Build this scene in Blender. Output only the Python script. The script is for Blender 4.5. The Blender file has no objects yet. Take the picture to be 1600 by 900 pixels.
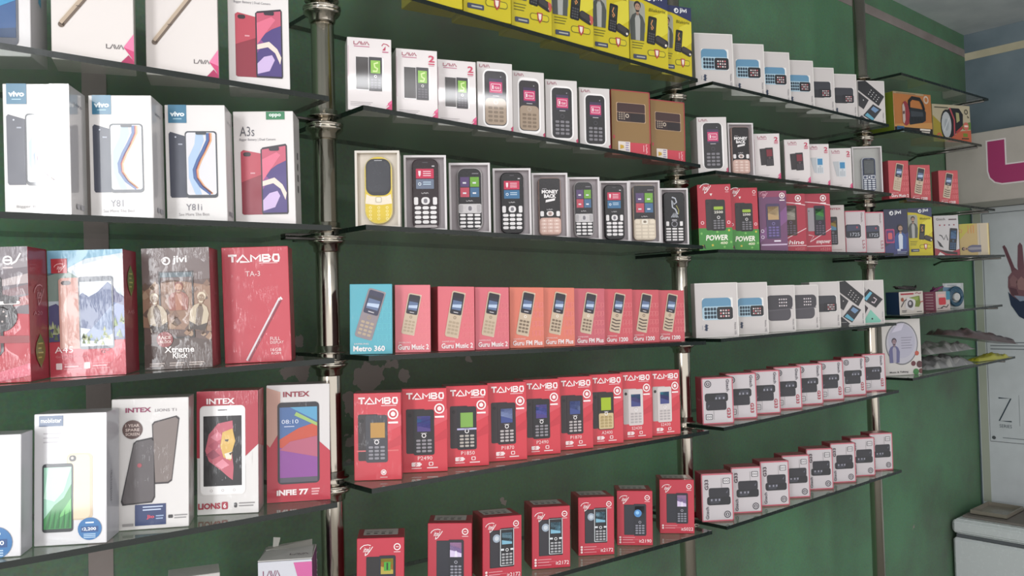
import bpy, bmesh, math, random
from mathutils import Vector, Matrix, noise
random.seed(7)
SC = bpy.context.scene
COL = SC.collection

# ------------------------------------------------------------------ camera, world, lights, exposure
cam_d = bpy.data.cameras.new('camera')
cam = bpy.data.objects.new('camera', cam_d)
COL.objects.link(cam)
FPX, YAW, PIT, ROLL = 1309.0, 0.7235, 0.0238, -0.0263
CAM = Vector((-.6566, -1.1824, 1.45))
fw = Vector((math.sin(YAW)*math.cos(PIT), math.cos(YAW)*math.cos(PIT), math.sin(PIT)))
r0 = Vector((math.cos(YAW), -math.sin(YAW), 0))
u0 = r0.cross(fw)
rt = math.cos(ROLL)*r0 + math.sin(ROLL)*u0
up = -math.sin(ROLL)*r0 + math.cos(ROLL)*u0
M = Matrix.Identity(4)
for k in range(3):
    M[k][0], M[k][1], M[k][2], M[k][3] = rt[k], up[k], -fw[k], CAM[k]
cam.matrix_world = M
cam_d.sensor_fit = 'HORIZONTAL'
cam_d.sensor_width = 36.0
cam_d.lens = FPX*36.0/1600.0
cam_d.clip_start = .02
SC.camera = cam

world = bpy.data.worlds.new('daylight')
SC.world = world
world.use_nodes = True
bg = world.node_tree.nodes['Background']
bg.inputs[0].default_value = (1.0, .975, .965, 1)
bg.inputs[1].default_value = 1.4

def area(name, loc, target, sx, sy, power, colr):
    l = bpy.data.lights.new(name, 'AREA')
    l.shape = 'RECTANGLE'; l.size = sx; l.size_y = sy; l.energy = power; l.color = colr
    o = bpy.data.objects.new(name, l); COL.objects.link(o)
    o.location = loc
    o.rotation_euler = (Vector(target)-Vector(loc)).to_track_quat('-Z', 'Y').to_euler()
    return o
area('ceiling_tube_lamp_light', (-.35, -2.35, 2.44), (.5, 0, 1.7), 1.0, .05, 7, (.97, .98, 1.0))
# daylight from the open shop front, left of and behind the photographer
area('shop_front_daylight', (-2.37, -1.73, 1.60), (-.1, 0, 1.55), .34, 1.7, 32, (.96, .98, 1.0))

SC.view_settings.view_transform = 'Standard'
SC.view_settings.look = 'None'
SC.view_settings.exposure = 0.0
SC.view_settings.gamma = 1.0
SC.view_settings.use_curve_mapping = False

# ------------------------------------------------------------------ materials
def lin(hx):
    hx = hx.lstrip('#')
    out = []
    for k in (0, 2, 4):
        c = int(hx[k:k+2], 16)/255.
        out.append(c/12.92 if c <= .04045 else ((c+.055)/1.055)**2.4)
    return (*out, 1)
_m = {}
def mat(hx, kind='card'):
    key = (hx, kind)
    if key in _m: return _m[key]
    m = bpy.data.materials.new(kind+'_'+hx.lstrip('#'))
    m.use_nodes = True
    nt = m.node_tree; b = nt.nodes['Principled BSDF']
    def N(t, **kw):
        n = nt.nodes.new(t)
        for k, v in kw.items(): setattr(n, k, v)
        return n
    L = nt.links.new
    b.inputs['Base Color'].default_value = lin(hx)
    tc = N('ShaderNodeTexCoord')
    nz = N('ShaderNodeTexNoise'); L(tc.outputs['Object'], nz.inputs['Vector'])
    if kind in ('card', 'satin', 'laminate', 'film'):
        nz.inputs['Scale'].default_value = 45
        mr = N('ShaderNodeMapRange'); L(nz.outputs['Fac'], mr.inputs['Value'])
        mr.inputs['To Min'].default_value = .3; mr.inputs['To Max'].default_value = .5
        L(mr.outputs[0], b.inputs['Roughness'])
        if kind == 'laminate':
            b.inputs['Coat Weight'].default_value = 1.0; b.inputs['Coat Roughness'].default_value = .05
            b.inputs['Coat IOR'].default_value = 2.0
        if kind == 'satin':
            b.inputs['Coat Weight'].default_value = .4; b.inputs['Coat Roughness'].default_value = .05
        if kind == 'card':
            b.inputs['Coat Weight'].default_value = .25; b.inputs['Coat Roughness'].default_value = .12
        if kind == 'film':
            # crinkled shrink wrap: a glossy coat with a creased normal
            b.inputs['Coat Weight'].default_value = .5; b.inputs['Coat Roughness'].default_value = .06
            b.inputs['Coat IOR'].default_value = 1.5
            mp = N('ShaderNodeMapping'); L(tc.outputs['Object'], mp.inputs['Vector'])
            mp.inputs['Rotation'].default_value = (0, .6, 0)
            mp.inputs['Scale'].default_value = (1, 1, .25)
            n2 = N('ShaderNodeTexNoise'); L(mp.outputs[0], n2.inputs['Vector'])
            n2.inputs['Scale'].default_value = 230; n2.inputs['Detail'].default_value = 3; n2.inputs['Distortion'].default_value = 1.2
            n3 = N('ShaderNodeTexNoise'); L(tc.outputs['Object'], n3.inputs['Vector']); n3.inputs['Scale'].default_value = 35
            pw = N('ShaderNodeMapRange'); L(n3.outputs['Fac'], pw.inputs['Value'])
            pw.inputs['From Min'].default_value = .45; pw.inputs['From Max'].default_value = .68
            mu = N('ShaderNodeMath', operation='MULTIPLY'); L(n2.outputs['Fac'], mu.inputs[0]); L(pw.outputs[0], mu.inputs[1])
            bp = N('ShaderNodeBump'); L(mu.outputs[0], bp.inputs['Height'])
            bp.inputs['Strength'].default_value = .42; bp.inputs['Distance'].default_value = .002
            L(bp.outputs[0], b.inputs['Coat Normal'])
    elif kind == 'plastic':
        nz.inputs['Scale'].default_value = 60
        mr = N('ShaderNodeMapRange'); L(nz.outputs['Fac'], mr.inputs['Value'])
        mr.inputs['To Min'].default_value = .18; mr.inputs['To Max'].default_value = .34
        L(mr.outputs[0], b.inputs['Roughness'])
    elif kind == 'matte':
        nz.inputs['Scale'].default_value = 14; nz.inputs['Detail'].default_value = 4
        mx = N('ShaderNodeMix', data_type='RGBA'); L(nz.outputs['Fac'], mx.inputs[0])
        c = lin(hx)
        mx.inputs[6].default_value = (*[v*.86 for v in c[:3]], 1); mx.inputs[7].default_value = (*[min(1, v*1.1) for v in c[:3]], 1)
        L(mx.outputs[2], b.inputs['Base Color']); b.inputs['Roughness'].default_value = .8
    elif kind == 'metal':
        nz.inputs['Scale'].default_value = 9; nz.inputs['Detail'].default_value = 5
        mp = N('ShaderNodeMapping'); mp.inputs['Scale'].default_value = (1, 1, .06)
        L(tc.outputs['Object'], mp.inputs['Vector']); L(mp.outputs[0], nz.inputs['Vector'])
        mr = N('ShaderNodeMapRange'); L(nz.outputs['Fac'], mr.inputs['Value'])
        mr.inputs['To Min'].default_value = .1; mr.inputs['To Max'].default_value = .24
        L(mr.outputs[0], b.inputs['Roughness']); b.inputs['Metallic'].default_value = 1.0
    _m[key] = m
    return m

def node_mat(name):
    m = bpy.data.materials.new(name); m.use_nodes = True
    nt = m.node_tree; b = nt.nodes['Principled BSDF']
    def N(t, **kw):
        n = nt.nodes.new(t)
        for k, v in kw.items(): setattr(n, k, v)
        return n
    return m, nt, b, N, nt.links.new

def wall_material():
    m, nt, b, N, L = node_mat('green_distemper_wall')
    ge = N('ShaderNodeNewGeometry')
    n1 = N('ShaderNodeTexNoise'); L(ge.outputs['Position'], n1.inputs['Vector'])
    n1.inputs['Scale'].default_value = 2.2; n1.inputs['Detail'].default_value = 5; n1.inputs['Roughness'].default_value = .65
    cr = N('ShaderNodeValToRGB'); L(n1.outputs['Fac'], cr.inputs[0])
    cr.color_ramp.elements[0].position = .3; cr.color_ramp.elements[0].color = lin('4d584b')
    cr.color_ramp.elements[1].position = .62; cr.color_ramp.elements[1].color = lin('547f5e')
    n2 = N('ShaderNodeTexNoise'); L(ge.outputs['Position'], n2.inputs['Vector'])
    n2.inputs['Scale'].default_value = 160; n2.inputs['Detail'].default_value = 3
    mx = N('ShaderNodeMix', data_type='RGBA', blend_type='OVERLAY'); mx.inputs[0].default_value = .35
    L(cr.outputs[0], mx.inputs[6]); L(n2.outputs['Color'], mx.inputs[7])
    # browner soot between the middle shelves
    n5 = N('ShaderNodeTexNoise'); L(ge.outputs['Position'], n5.inputs['Vector']); n5.inputs['Scale'].default_value = 1.3; n5.inputs['Detail'].default_value = 3
    vd0 = N('ShaderNodeVectorMath', operation='DISTANCE'); L(ge.outputs['Position'], vd0.inputs[0]); vd0.inputs[1].default_value = (.35, .12, 1.36)
    sm = N('ShaderNodeMapRange'); L(vd0.outputs['Value'], sm.inputs['Value'])
    for kk, vv in (('From Min', .75), ('From Max', .15), ('To Min', 0), ('To Max', 1)): sm.inputs[kk].default_value = vv
    ms = N('ShaderNodeMath', operation='MULTIPLY'); L(sm.outputs[0], ms.inputs[0]); L(n5.outputs['Fac'], ms.inputs[1])
    mb = N('ShaderNodeMix', data_type='RGBA'); L(ms.outputs[0], mb.inputs[0]); L(mx.outputs[2], mb.inputs[6]); mb.inputs[7].default_value = lin('54473f')
    # patches where the paint has flaked off to grey plaster
    n3 = N('ShaderNodeTexNoise'); L(ge.outputs['Position'], n3.inputs['Vector'])
    n3.inputs['Scale'].default_value = 45; n3.inputs['Detail'].default_value = 4
    last = None
    for (x, z, r) in [(.144, 1.332, .030), (.112, 1.285, .022), (.199, 1.354, .011), (.222, 1.332, .013), (.374, 1.352, .008), (.018, 1.347, .016),
                      (-.012, 1.352, .012), (.104, 1.22, .014), (.014, 1.401, .007), (.095, 1.19, .012), (2.33, .66, .006), (2.345, .645, .006), (.45, 1.06, .005)]:
        vd = N('ShaderNodeVectorMath', operation='DISTANCE'); L(ge.outputs['Position'], vd.inputs[0]); vd.inputs[1].default_value = (x, .12, z)
        ma = N('ShaderNodeMath', operation='MULTIPLY_ADD'); L(n3.outputs['Fac'], ma.inputs[0]); ma.inputs[1].default_value = -.05
        L(vd.outputs['Value'], ma.inputs[2])
        lt = N('ShaderNodeMath', operation='LESS_THAN'); L(ma.outputs[0], lt.inputs[0]); lt.inputs[1].default_value = r-.025
        if last is None: last = lt
        else:
            mm = N('ShaderNodeMath', operation='MAXIMUM'); L(last.outputs[0], mm.inputs[0]); L(lt.outputs[0], mm.inputs[1]); last = mm
    m2 = N('ShaderNodeMix', data_type='RGBA'); L(last.outputs[0], m2.inputs[0]); L(mb.outputs[2], m2.inputs[6]); m2.inputs[7].default_value = lin('8a7f7a')
    L(m2.outputs[2], b.inputs['Base Color'])
    b.inputs['Roughness'].default_value = .55
    bp = N('ShaderNodeBump'); L(n2.outputs['Fac'], bp.inputs['Height']); bp.inputs['Strength'].default_value = .12; bp.inputs['Distance'].default_value = .002
    L(bp.outputs[0], b.inputs['Normal'])
    return m

def plain_wall(name, a, bcol, scale=3, rough=.7):
    m, nt, b, N, L = node_mat(name)
    ge = N('ShaderNodeNewGeometry')
    n1 = N('ShaderNodeTexNoise'); L(ge.outputs['Position'], n1.inputs['Vector'])
    n1.inputs['Scale'].default_value = scale; n1.inputs['Detail'].default_value = 6
    cr = N('ShaderNodeValToRGB'); L(n1.outputs['Fac'], cr.inputs[0])
    cr.color_ramp.elements[0].position = .3; cr.color_ramp.elements[0].color = lin(a)
    cr.color_ramp.elements[1].position = .7; cr.color_ramp.elements[1].color = lin(bcol)
    L(cr.outputs[0], b.inputs['Base Color']); b.inputs['Roughness'].default_value = rough
    return m

def glass_material():
    m, nt, b, N, L = node_mat('clear_shelf_glass')
    nt.nodes.remove(b)
    out = nt.nodes['Material Output']
    tr = N('ShaderNodeBsdfTransparent'); tr.inputs[0].default_value = (.95, .975, .96, 1)
    gl = N('ShaderNodeBsdfGlossy'); gl.inputs['Roughness'].default_value = .02; gl.inputs[0].default_value = (1, 1, 1, 1)
    fr = N('ShaderNodeFresnel'); fr.inputs[0].default_value = 1.5
    ge = N('ShaderNodeNewGeometry')
    fb = N('ShaderNodeMath', operation='SUBTRACT'); fb.inputs[0].default_value = 1.0; L(ge.outputs['Backfacing'], fb.inputs[1])
    ff = N('ShaderNodeMath', operation='MULTIPLY'); L(fr.outputs[0], ff.inputs[0]); L(fb.outputs[0], ff.inputs[1])
    mx = N('ShaderNodeMixShader'); L(ff.outputs[0], mx.inputs[0]); L(tr.outputs[0], mx.inputs[1]); L(gl.outputs[0], mx.inputs[2])
    # thin film of dust
    df = N('ShaderNodeBsdfDiffuse'); df.inputs[0].default_value = lin('a09690')
    nz = N('ShaderNodeTexNoise'); L(ge.outputs['Position'], nz.inputs['Vector']); nz.inputs['Scale'].default_value = 22
    mr = N('ShaderNodeMapRange'); L(nz.outputs['Fac'], mr.inputs['Value']); mr.inputs['To Min'].default_value = .05; mr.inputs['To Max'].default_value = .15
    m2 = N('ShaderNodeMixShader'); L(mr.outputs[0], m2.inputs[0]); L(mx.outputs[0], m2.inputs[1]); L(df.outputs[0], m2.inputs[2])
    L(m2.outputs[0], out.inputs[0])
    return m

# ------------------------------------------------------------------ object helpers
def link(name, me, parent=None, loc=None, rot=None):
    o = bpy.data.objects.new(name, me); COL.objects.link(o)
    if parent: o.parent = parent
    if loc is not None: o.location = loc
    if rot is not None: o.rotation_euler = rot
    return o
def tag(o, label, cat, group=None):
    o['label'] = label; o['category'] = cat
    if group: o['group'] = group
    return o
def thing(name, label, cat, loc=(0, 0, 0), rotz=0, group=None):
    o = bpy.data.objects.new(name, None); COL.objects.link(o)
    o.empty_display_size = .02
    o.location = loc; o.rotation_euler = (0, 0, rotz)
    return tag(o, label, cat, group)
def bm_obj(name, bm, mats, parent=None, smooth=False, **kw):
    me = bpy.data.meshes.new(name)
    bm.normal_update(); bm.to_mesh(me); bm.free()
    for m in mats: me.materials.append(m)
    if smooth:
        for p in me.polygons: p.use_smooth = True
    return link(name, me, parent, **kw)
def add_box(bm, x0, y0, z0, x1, y1, z1, mi=0, bev=0):
    r = bmesh.ops.create_cube(bm, size=1.0)
    vs = r['verts']
    for v in vs:
        v.co = Vector(((x0+x1)/2+v.co.x*(x1-x0), (y0+y1)/2+v.co.y*(y1-y0), (z0+z1)/2+v.co.z*(z1-z0)))
    fs = list({f for v in vs for f in v.link_faces})
    for f in fs: f.material_index = mi
    if bev:
        es = list({e for v in vs for e in v.link_edges})
        bmesh.ops.bevel(bm, geom=es, offset=bev, segments=1, affect='EDGES', profile=.5)
    return fs
def box_obj(name, a, bb, m, parent=None, bev=0):
    bm = bmesh.new(); add_box(bm, *a, *bb, 0, bev)
    return bm_obj(name, bm, [m], parent)
def structure(o): o['kind'] = 'structure'; return o
def lathe(bm, prof, seg=24, mi=0, x=0, y=0):
    rings = []
    for (r, z) in prof:
        rings.append([bm.verts.new((x+r*math.cos(2*math.pi*k/seg), y+r*math.sin(2*math.pi*k/seg), z)) for k in range(seg)])
    for a, b in zip(rings, rings[1:]):
        for k in range(seg):
            f = bm.faces.new((a[k], a[(k+1) % seg], b[(k+1) % seg], b[k])); f.smooth = True; f.material_index = mi
    for ring, rev in ((rings[0], True), (rings[-1], False)):
        f = bm.faces.new(ring[::-1] if rev else ring); f.material_index = mi
def tube(bm, pts, r, seg=8, mi=0):
    pts = [Vector(p) for p in pts]; rings = []
    for i, p in enumerate(pts):
        t = (pts[min(i+1, len(pts)-1)]-pts[max(i-1, 0)]).normalized()
        a = t.orthogonal().normalized(); b = t.cross(a)
        if rings:
            a = (pa - t*pa.dot(t)).normalized(); b = t.cross(a)
        pa = a
        rings.append([bm.verts.new(p+r*(a*math.cos(2*math.pi*k/seg)+b*math.sin(2*math.pi*k/seg))) for k in range(seg)])
    for a, b in zip(rings, rings[1:]):
        for k in range(seg):
            f = bm.faces.new((a[k], a[(k+1) % seg], b[(k+1) % seg], b[k])); f.smooth = True; f.material_index = mi
    bm.faces.new(rings[0][::-1]).material_index = mi; bm.faces.new(rings[-1]).material_index = mi

# lettering: outlines from the built-in font, flattened to meshes
_txt = {}
def text_geo(s, bold=0.0):
    key = (s, bold)
    if key not in _txt:
        c = bpy.data.curves.new('lettering', 'FONT'); c.body = s; c.size = 1; c.resolution_u = 2; c.offset = bold; c.fill_mode = 'FRONT'
        o = bpy.data.objects.new('lettering', c); COL.objects.link(o)
        dg = bpy.context.evaluated_depsgraph_get()
        me = bpy.data.meshes.new_from_object(o.evaluated_get(dg))
        vs = [(v.co.x, v.co.y) for v in me.vertices]; fs = [tuple(p.vertices) for p in me.polygons]
        bpy.data.objects.remove(o); bpy.data.curves.remove(c); bpy.data.meshes.remove(me)
        x0 = min(v[0] for v in vs); x1 = max(v[0] for v in vs); y0 = min(v[1] for v in vs); y1 = max(v[1] for v in vs)
        w = (x1-x0); h = (y1-y0)
        _txt[key] = ([((x-x0)/w, (y-y0)/h) for x, y in vs], fs, w/h)
    return _txt[key]

class Face:
    """A flat printed side of a box: unit coordinates u (right), v (up), mapped onto the real surface."""
    def __init__(s, host, W, H, place):
        s.host, s.W, s.H, s.place = host, W, H, place
    def put(s, part, col, vs, fs, layer):
        p = s.host.part(part)
        mi = p.mi(mat(col, s.host.kind)); o = len(p.V)
        p.V += [s.place(u, v, .0002+.00022*layer) for u, v in vs]
        for f in fs: p.F.append([o+k for k in f]); p.M.append(mi)
    def poly(s, part, col, pts, layer=1):
        if any(u < 0 or u > 1 or v < 0 or v > 1 for u, v in pts) and not getattr(s, 'free', False):
            for ax, lim, sg in ((0, 0, 1), (0, 1, -1), (1, 0, 1), (1, 1, -1)):
                out = []
                for k in range(len(pts)):
                    a, b = pts[k-1], pts[k]
                    ina, inb = sg*(a[ax]-lim) >= -1e-9, sg*(b[ax]-lim) >= -1e-9
                    if ina != inb:
                        t = (lim-a[ax])/(b[ax]-a[ax]); out.append((a[0]+t*(b[0]-a[0]), a[1]+t*(b[1]-a[1])))
                    if inb: out.append(b)
                pts = out
                if len(pts) < 3: return
        s.put(part, col, pts, [tuple(range(len(pts)))], layer)
    def rect(s, part, col, x0, y0, x1, y1, layer=1): s.poly(part, col, [(x0, y0), (x1, y0), (x1, y1), (x0, y1)], layer)
    def rr(s, part, col, x0, y0, x1, y1, r=.05, layer=1, n=4):
        rx = r; ry = r*s.W/s.H; pts = []
        rx = min(rx, (x1-x0)/2); ry = min(ry, (y1-y0)/2)
        for cx, cy, a0 in ((x1-rx, y0+ry, -90), (x1-rx, y1-ry, 0), (x0+rx, y1-ry, 90), (x0+rx, y0+ry, 180)):
            for k in range(n+1):
                a = math.radians(a0+90*k/n); pts.append((cx+rx*math.cos(a), cy+ry*math.sin(a)))
        s.poly(part, col, pts, layer)
    def circ(s, part, col, cx, cy, r, layer=1, ring=0, n=18, sy=1.0):
        k = s.W/s.H*sy
        o = [(cx+r*math.cos(2*math.pi*i/n), cy+r*k*math.sin(2*math.pi*i/n)) for i in range(n)]
        if not ring: s.poly(part, col, o, layer); return
        q = r-ring
        inn = [(cx+q*math.cos(2*math.pi*i/n), cy+q*k*math.sin(2*math.pi*i/n)) for i in range(n)]
        s.put(part, col, o+inn, [(i, (i+1) % n, n+(i+1) % n, n+i) for i in range(n)], layer)
    def line(s, part, col, pts, w, layer=2):
        k = s.H/s.W; V = []; F = []
        for i, p in enumerate(pts):
            a, b = pts[max(i-1, 0)], pts[min(i+1, len(pts)-1)]
            dx, dy = b[0]-a[0], (b[1]-a[1])*k; l = math.hypot(dx, dy) or 1
            nx, ny = -dy/l*w/2, dx/l*w/2/k
            V += [(p[0]+nx, p[1]+ny), (p[0]-nx, p[1]-ny)]
        for i in range(len(pts)-1): F.append((2*i, 2*i+1, 2*i+3, 2*i+2))
        s.put(part, col, V, F, layer)
    def text(s, part, txt, col, x, y, h, w=None, layer=3, rot=0, shear=0, bold=.0, align='l'):
        """x, y = lower left of the lettering; h, w = its height and width as fractions of H and W (swapped roles when rot is +-90)."""
        if part == 'lettering':
            s.host.nlet = getattr(s.host, 'nlet', 0)+1; part = 'lettering#%d' % s.host.nlet
        vs, fs, asp = text_geo(txt, bold)
        if rot == 0: hm = h*s.H; wm = w*s.W if w else hm*asp
        else: hm = h*s.W; wm = w*s.H if w else hm*asp
        ca, sa = math.cos(math.radians(rot)), math.sin(math.radians(rot)); out = []
        ox = {'l': 0, 'c': -.5, 'r': -1}[align]
        for (a, b) in vs:
            mx, my = (a+ox)*wm+shear*b*hm, b*hm
            out.append((x+(mx*ca-my*sa)/s.W, y+(mx*sa+my*ca)/s.H))
        s.put(part, col, out, fs, layer)
    def bars(s, part, col, x, y, w, n, gap, h=.006, layer=2):
        if part == 'lettering':
            s.host.nlet = getattr(s.host, 'nlet', 0)+1; part = 'lettering#%d' % s.host.nlet
        for k in range(n):
            s.rect(part, col, x, y-k*gap, x+w*(1-.18*((k*7) % 3)/2), y-k*gap+h, layer)
    def sub(s, cx, cy, ww, hh, rot=0, skew=0):
        """a rotated rectangle of ww x hh (in widths of this face) with unit coordinates of its own"""
        ca, sa = math.cos(math.radians(rot)), math.sin(math.radians(rot)); W, H = s.W, s.H
        def place(u, v, e):
            a, b = (u-.5)*ww*W+skew*(v-.5)*hh*W, (v-.5)*hh*W
            return s.place(cx+(a*ca-b*sa)/W, cy+(a*sa+b*ca)/H, e)
        return Face(s.host, ww*W, hh*W, place)

class Part:
    def __init__(s): s.V, s.F, s.M, s.mats = [], [], [], []
    def mi(s, m):
        if m not in s.mats: s.mats.append(m)
        return s.mats.index(m)
    def build(s, name, parent):
        me = bpy.data.meshes.new(name); me.from_pydata([tuple(v) for v in s.V], [], s.F); me.update()
        for m in s.mats: me.materials.append(m)
        for p, k in zip(me.polygons, s.M): p.material_index = k
        return link(name, me, parent)

class Box:
    """A carton standing on a shelf: base centre at the origin, printed front towards -Y."""
    def __init__(s, w, h, d, kind='card'):
        s.w, s.h, s.d, s.kind, s.parts = w, h, d, kind, {}
        s.front = Face(s, w, h, lambda u, v, e: Vector((u*w-w/2, -d/2-e, v*h)))
        s.right = Face(s, d, h, lambda u, v, e: Vector((w/2+e, -d/2+u*d, v*h)))
        s.left = Face(s, d, h, lambda u, v, e: Vector((-w/2-e, d/2-u*d, v*h)))
        s.top = Face(s, w, d, lambda u, v, e: Vector((u*w-w/2, -d/2+v*d, h+e)))
        s.recess = None
    def part(s, n): return s.parts.setdefault(n, Part())
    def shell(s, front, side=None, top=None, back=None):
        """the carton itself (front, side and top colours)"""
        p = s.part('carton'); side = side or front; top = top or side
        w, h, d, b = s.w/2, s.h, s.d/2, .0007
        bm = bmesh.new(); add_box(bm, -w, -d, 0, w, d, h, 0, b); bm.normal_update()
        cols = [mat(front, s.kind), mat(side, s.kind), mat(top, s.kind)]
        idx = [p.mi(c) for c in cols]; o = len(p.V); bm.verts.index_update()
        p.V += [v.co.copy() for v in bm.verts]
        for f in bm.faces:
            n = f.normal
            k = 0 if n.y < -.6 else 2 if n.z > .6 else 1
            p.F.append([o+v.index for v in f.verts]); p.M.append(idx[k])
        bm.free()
    def build(s, root):
        for n, p in s.parts.items():
            p.build(n.split('#')[0], root)
# ------------------------------------------------------------------ the room
WALLY = .12
XR = 2.98
green = wall_material()
structure(box_obj('wall_back', (-2.6, WALLY, 0), (XR+.12, WALLY+.12, 2.51), green))
structure(box_obj('wall_right', (XR, -2.7, 0), (XR+.12, WALLY, 2.51), plain_wall('blue_grey_wall', '5f6f78', '7a8890', 5)))
structure(box_obj('floor', (-2.6, -2.7, -.1), (XR, WALLY, 0), plain_wall('terrazzo_floor', '8d8a84', 'a8a49c', 40, .4)))
structure(box_obj('ceiling', (-2.6, -2.7, 2.51), (XR+.12, WALLY+.12, 2.63), plain_wall('grey_ceiling_paint', 'bcc2c6', 'd2d6d8', 6)))
bandm = plain_wall('grey_painted_band', '7d7370', '8d8480', 12)
structure(box_obj('trim_1', (-.322, WALLY-.0015, 0), (-.289, WALLY+.001, 2.51), bandm))
structure(box_obj('trim_2', (-2.6, WALLY-.0015, 2.418), (XR, WALLY+.001, 2.45), bandm))
structure(box_obj('trim_3', (XR-.0015, -2.7, 2.404), (XR+.001, WALLY-.0015, 2.434), plain_wall('cream_painted_band', 'b3ab90', 'c4bca2', 12)))

# ------------------------------------------------------------------ steel posts and glass shelves
YF = -.114
POLES = {0: 0.0, 1: .9, 2: 1.824}
SHELF = [('S',1,-0.108,1.7602,1.7618), ('M',1,-0.108,1.7569,1.7463), ('R',1,-0.108,1.7388,1.7504), ('T',1,-0.108,1.7439,1.7522), ('M',0,-0.108,1.9428,1.9314), ('R',0,-0.108,1.9346,1.9486), ('T',0,-0.108,1.9476,1.9719), ('S',2,-0.108,1.5676,1.5756), ('M',2,-0.108,1.5789,1.5726), ('R',2,-0.108,1.5661,1.5788), ('T',2,-0.108,1.5730,1.5923), ('S',3,-0.108,1.3714,1.3857), ('M',3,-0.108,1.3850,1.3679), ('R',3,-0.108,1.3713,1.3797), ('T',3,-0.108,1.3968,1.4177), ('S',4,-0.108,1.1930,1.1799), ('M',4,-0.108,1.1901,1.1784), ('R',4,-0.108,1.1788,1.1880), ('T',4,-0.108,1.2142,1.2275), ('M',5,-0.108,0.9937,0.9662), ('R',5,-0.108,0.9655,0.9614)]
SHELF += [('S', 5, -.108, 1.003, .999), ('T', -1, -.108, 2.113, 2.140)]
XS = {'S': (-.95, -.055), 'M': (.002, .835), 'R': (.889, 1.745), 'T': (1.838, 2.60)}
TEND = {-1: 2.53, 0: 2.45, 1: 2.55, 2: 2.63, 3: 2.585, 4: 2.69}
POLEX = {'S': (None, 0.0), 'M': (0.0, .9), 'R': (.9, 1.824), 'T': (1.824, None)}
ORD = ['first', 'second', 'third', 'fourth', 'fifth', 'sixth', 'seventh', 'eighth', 'ninth', 'tenth']
BAY = {'S': "left bay's", 'M': "middle bay's", 'R': "right bay's", 'T': "corner bay's"}
SHN = {'S': {1: 'top', 2: 'second', 3: 'third', 4: 'fourth', 5: 'lowest'}, 'M': {0: 'top', 1: 'second', 2: 'third', 3: 'fourth', 4: 'fifth', 5: 'lowest'},
       'R': {0: 'top', 1: 'second', 2: 'third', 3: 'fourth', 4: 'fifth', 5: 'lowest'}, 'T': {-1: 'empty top', 0: 'second', 1: 'third', 2: 'fourth', 3: 'fifth', 4: 'lowest'}}
SHWHAT = {('S', 1): 'carrying large white boxes cut by the picture edge', ('S', 2): 'carrying white smartphone boxes with blue tags', ('S', 3): 'carrying red and brown smartphone boxes', ('S', 4): 'carrying the tallest white and red boxes', ('S', 5): 'carrying one opened white and pink carton',
          ('M', 0): 'carrying yellow torch phone boxes', ('M', 1): 'carrying white and gold phone boxes', ('M', 2): 'carrying open trays with keypad phones', ('M', 3): 'carrying turquoise and salmon phone boxes', ('M', 4): 'carrying nine bright red phone boxes', ('M', 5): 'carrying seven red boxes with window print',
          ('R', 0): 'carrying seven white boxes with blue phones', ('R', 1): 'carrying white boxes and two open trays', ('R', 2): 'carrying red, green and purple boxes', ('R', 3): 'carrying seven white boxes below the red ones', ('R', 4): 'carrying eight upright red-edged boxes', ('R', 5): 'carrying eight red-edged boxes turned upside down',
          ('T', -1): 'bare glass near the ceiling', ('T', 0): 'carrying two torch lamp boxes', ('T', 1): 'carrying three small salmon boxes', ('T', 2): 'carrying blue, yellow and white boxes', ('T', 3): 'carrying small accessory packs', ('T', 4): 'carrying a headphone box and loose pouches'}
glass = glass_material()
edgem = mat('0c1712', 'plastic')
SHZ = {}
def shelf_z(sec, lev, x):
    z0, z1 = SHZ[(sec, lev)]; a, b = {'S': (-.95, -.03), 'M': (.004, .862), 'R': (.888, 1.79), 'T': (1.842, 2.6)}[sec]
    return z0+(z1-z0)*(x-a)/(b-a)
for sec, lev, yf, z0, z1 in SHELF:
    SHZ[(sec, lev)] = (z0, z1)
    x0, x1 = XS[sec]
    if sec == 'T': x1 = TEND[lev]
    pl, pr = POLEX[sec]; r = .0195; yb = WALLY-.0005
    pts = []
    pts += [(x0, YF), (x1, YF), (x1, yb), (x0, yb)]
    if pl is not None:      # half-round notch where the plate meets the post
        am = math.acos((x0-pl)/r)
        pts += [(pl+r*math.cos(am-2*am*q/14), r*math.sin(am-2*am*q/14)) for q in range(15)]
    bm = bmesh.new(); th = .0075
    top = [bm.verts.new((x, y, shelf_z(sec, lev, x))) for x, y in pts]
    bot = [bm.verts.new((x, y, shelf_z(sec, lev, x)-th)) for x, y in pts]
    bm.faces.new(top).material_index = 0
    bm.faces.new(bot[::-1]).material_index = 0
    n = len(pts)
    for k in range(n):
        bm.faces.new((top[k], bot[k], bot[(k+1) % n], top[(k+1) % n])).material_index = 1
    o = bm_obj('glass_shelf', bm, [glass, edgem])
    lab = ('clear glass shelf, %s %s, %s' % (BAY[sec], SHN[sec][lev], SHWHAT[(sec, lev)])).replace('shelf,', 'shelf,')
    tag(o, ' '.join(lab.split()[:16]), 'shelf', 'glass shelves on the steel posts')
steel = mat('b9b2a6', 'metal')
NEAR = {0: ['S', 'M'], 1: ['M', 'R'], 2: ['R', 'T']}
PL = ['polished steel post between the large smartphone boxes and the white keypad boxes', 'polished steel post between the middle bay and the right bay of shelves', 'polished steel post furthest right, beside the two torch lamp boxes']
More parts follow.
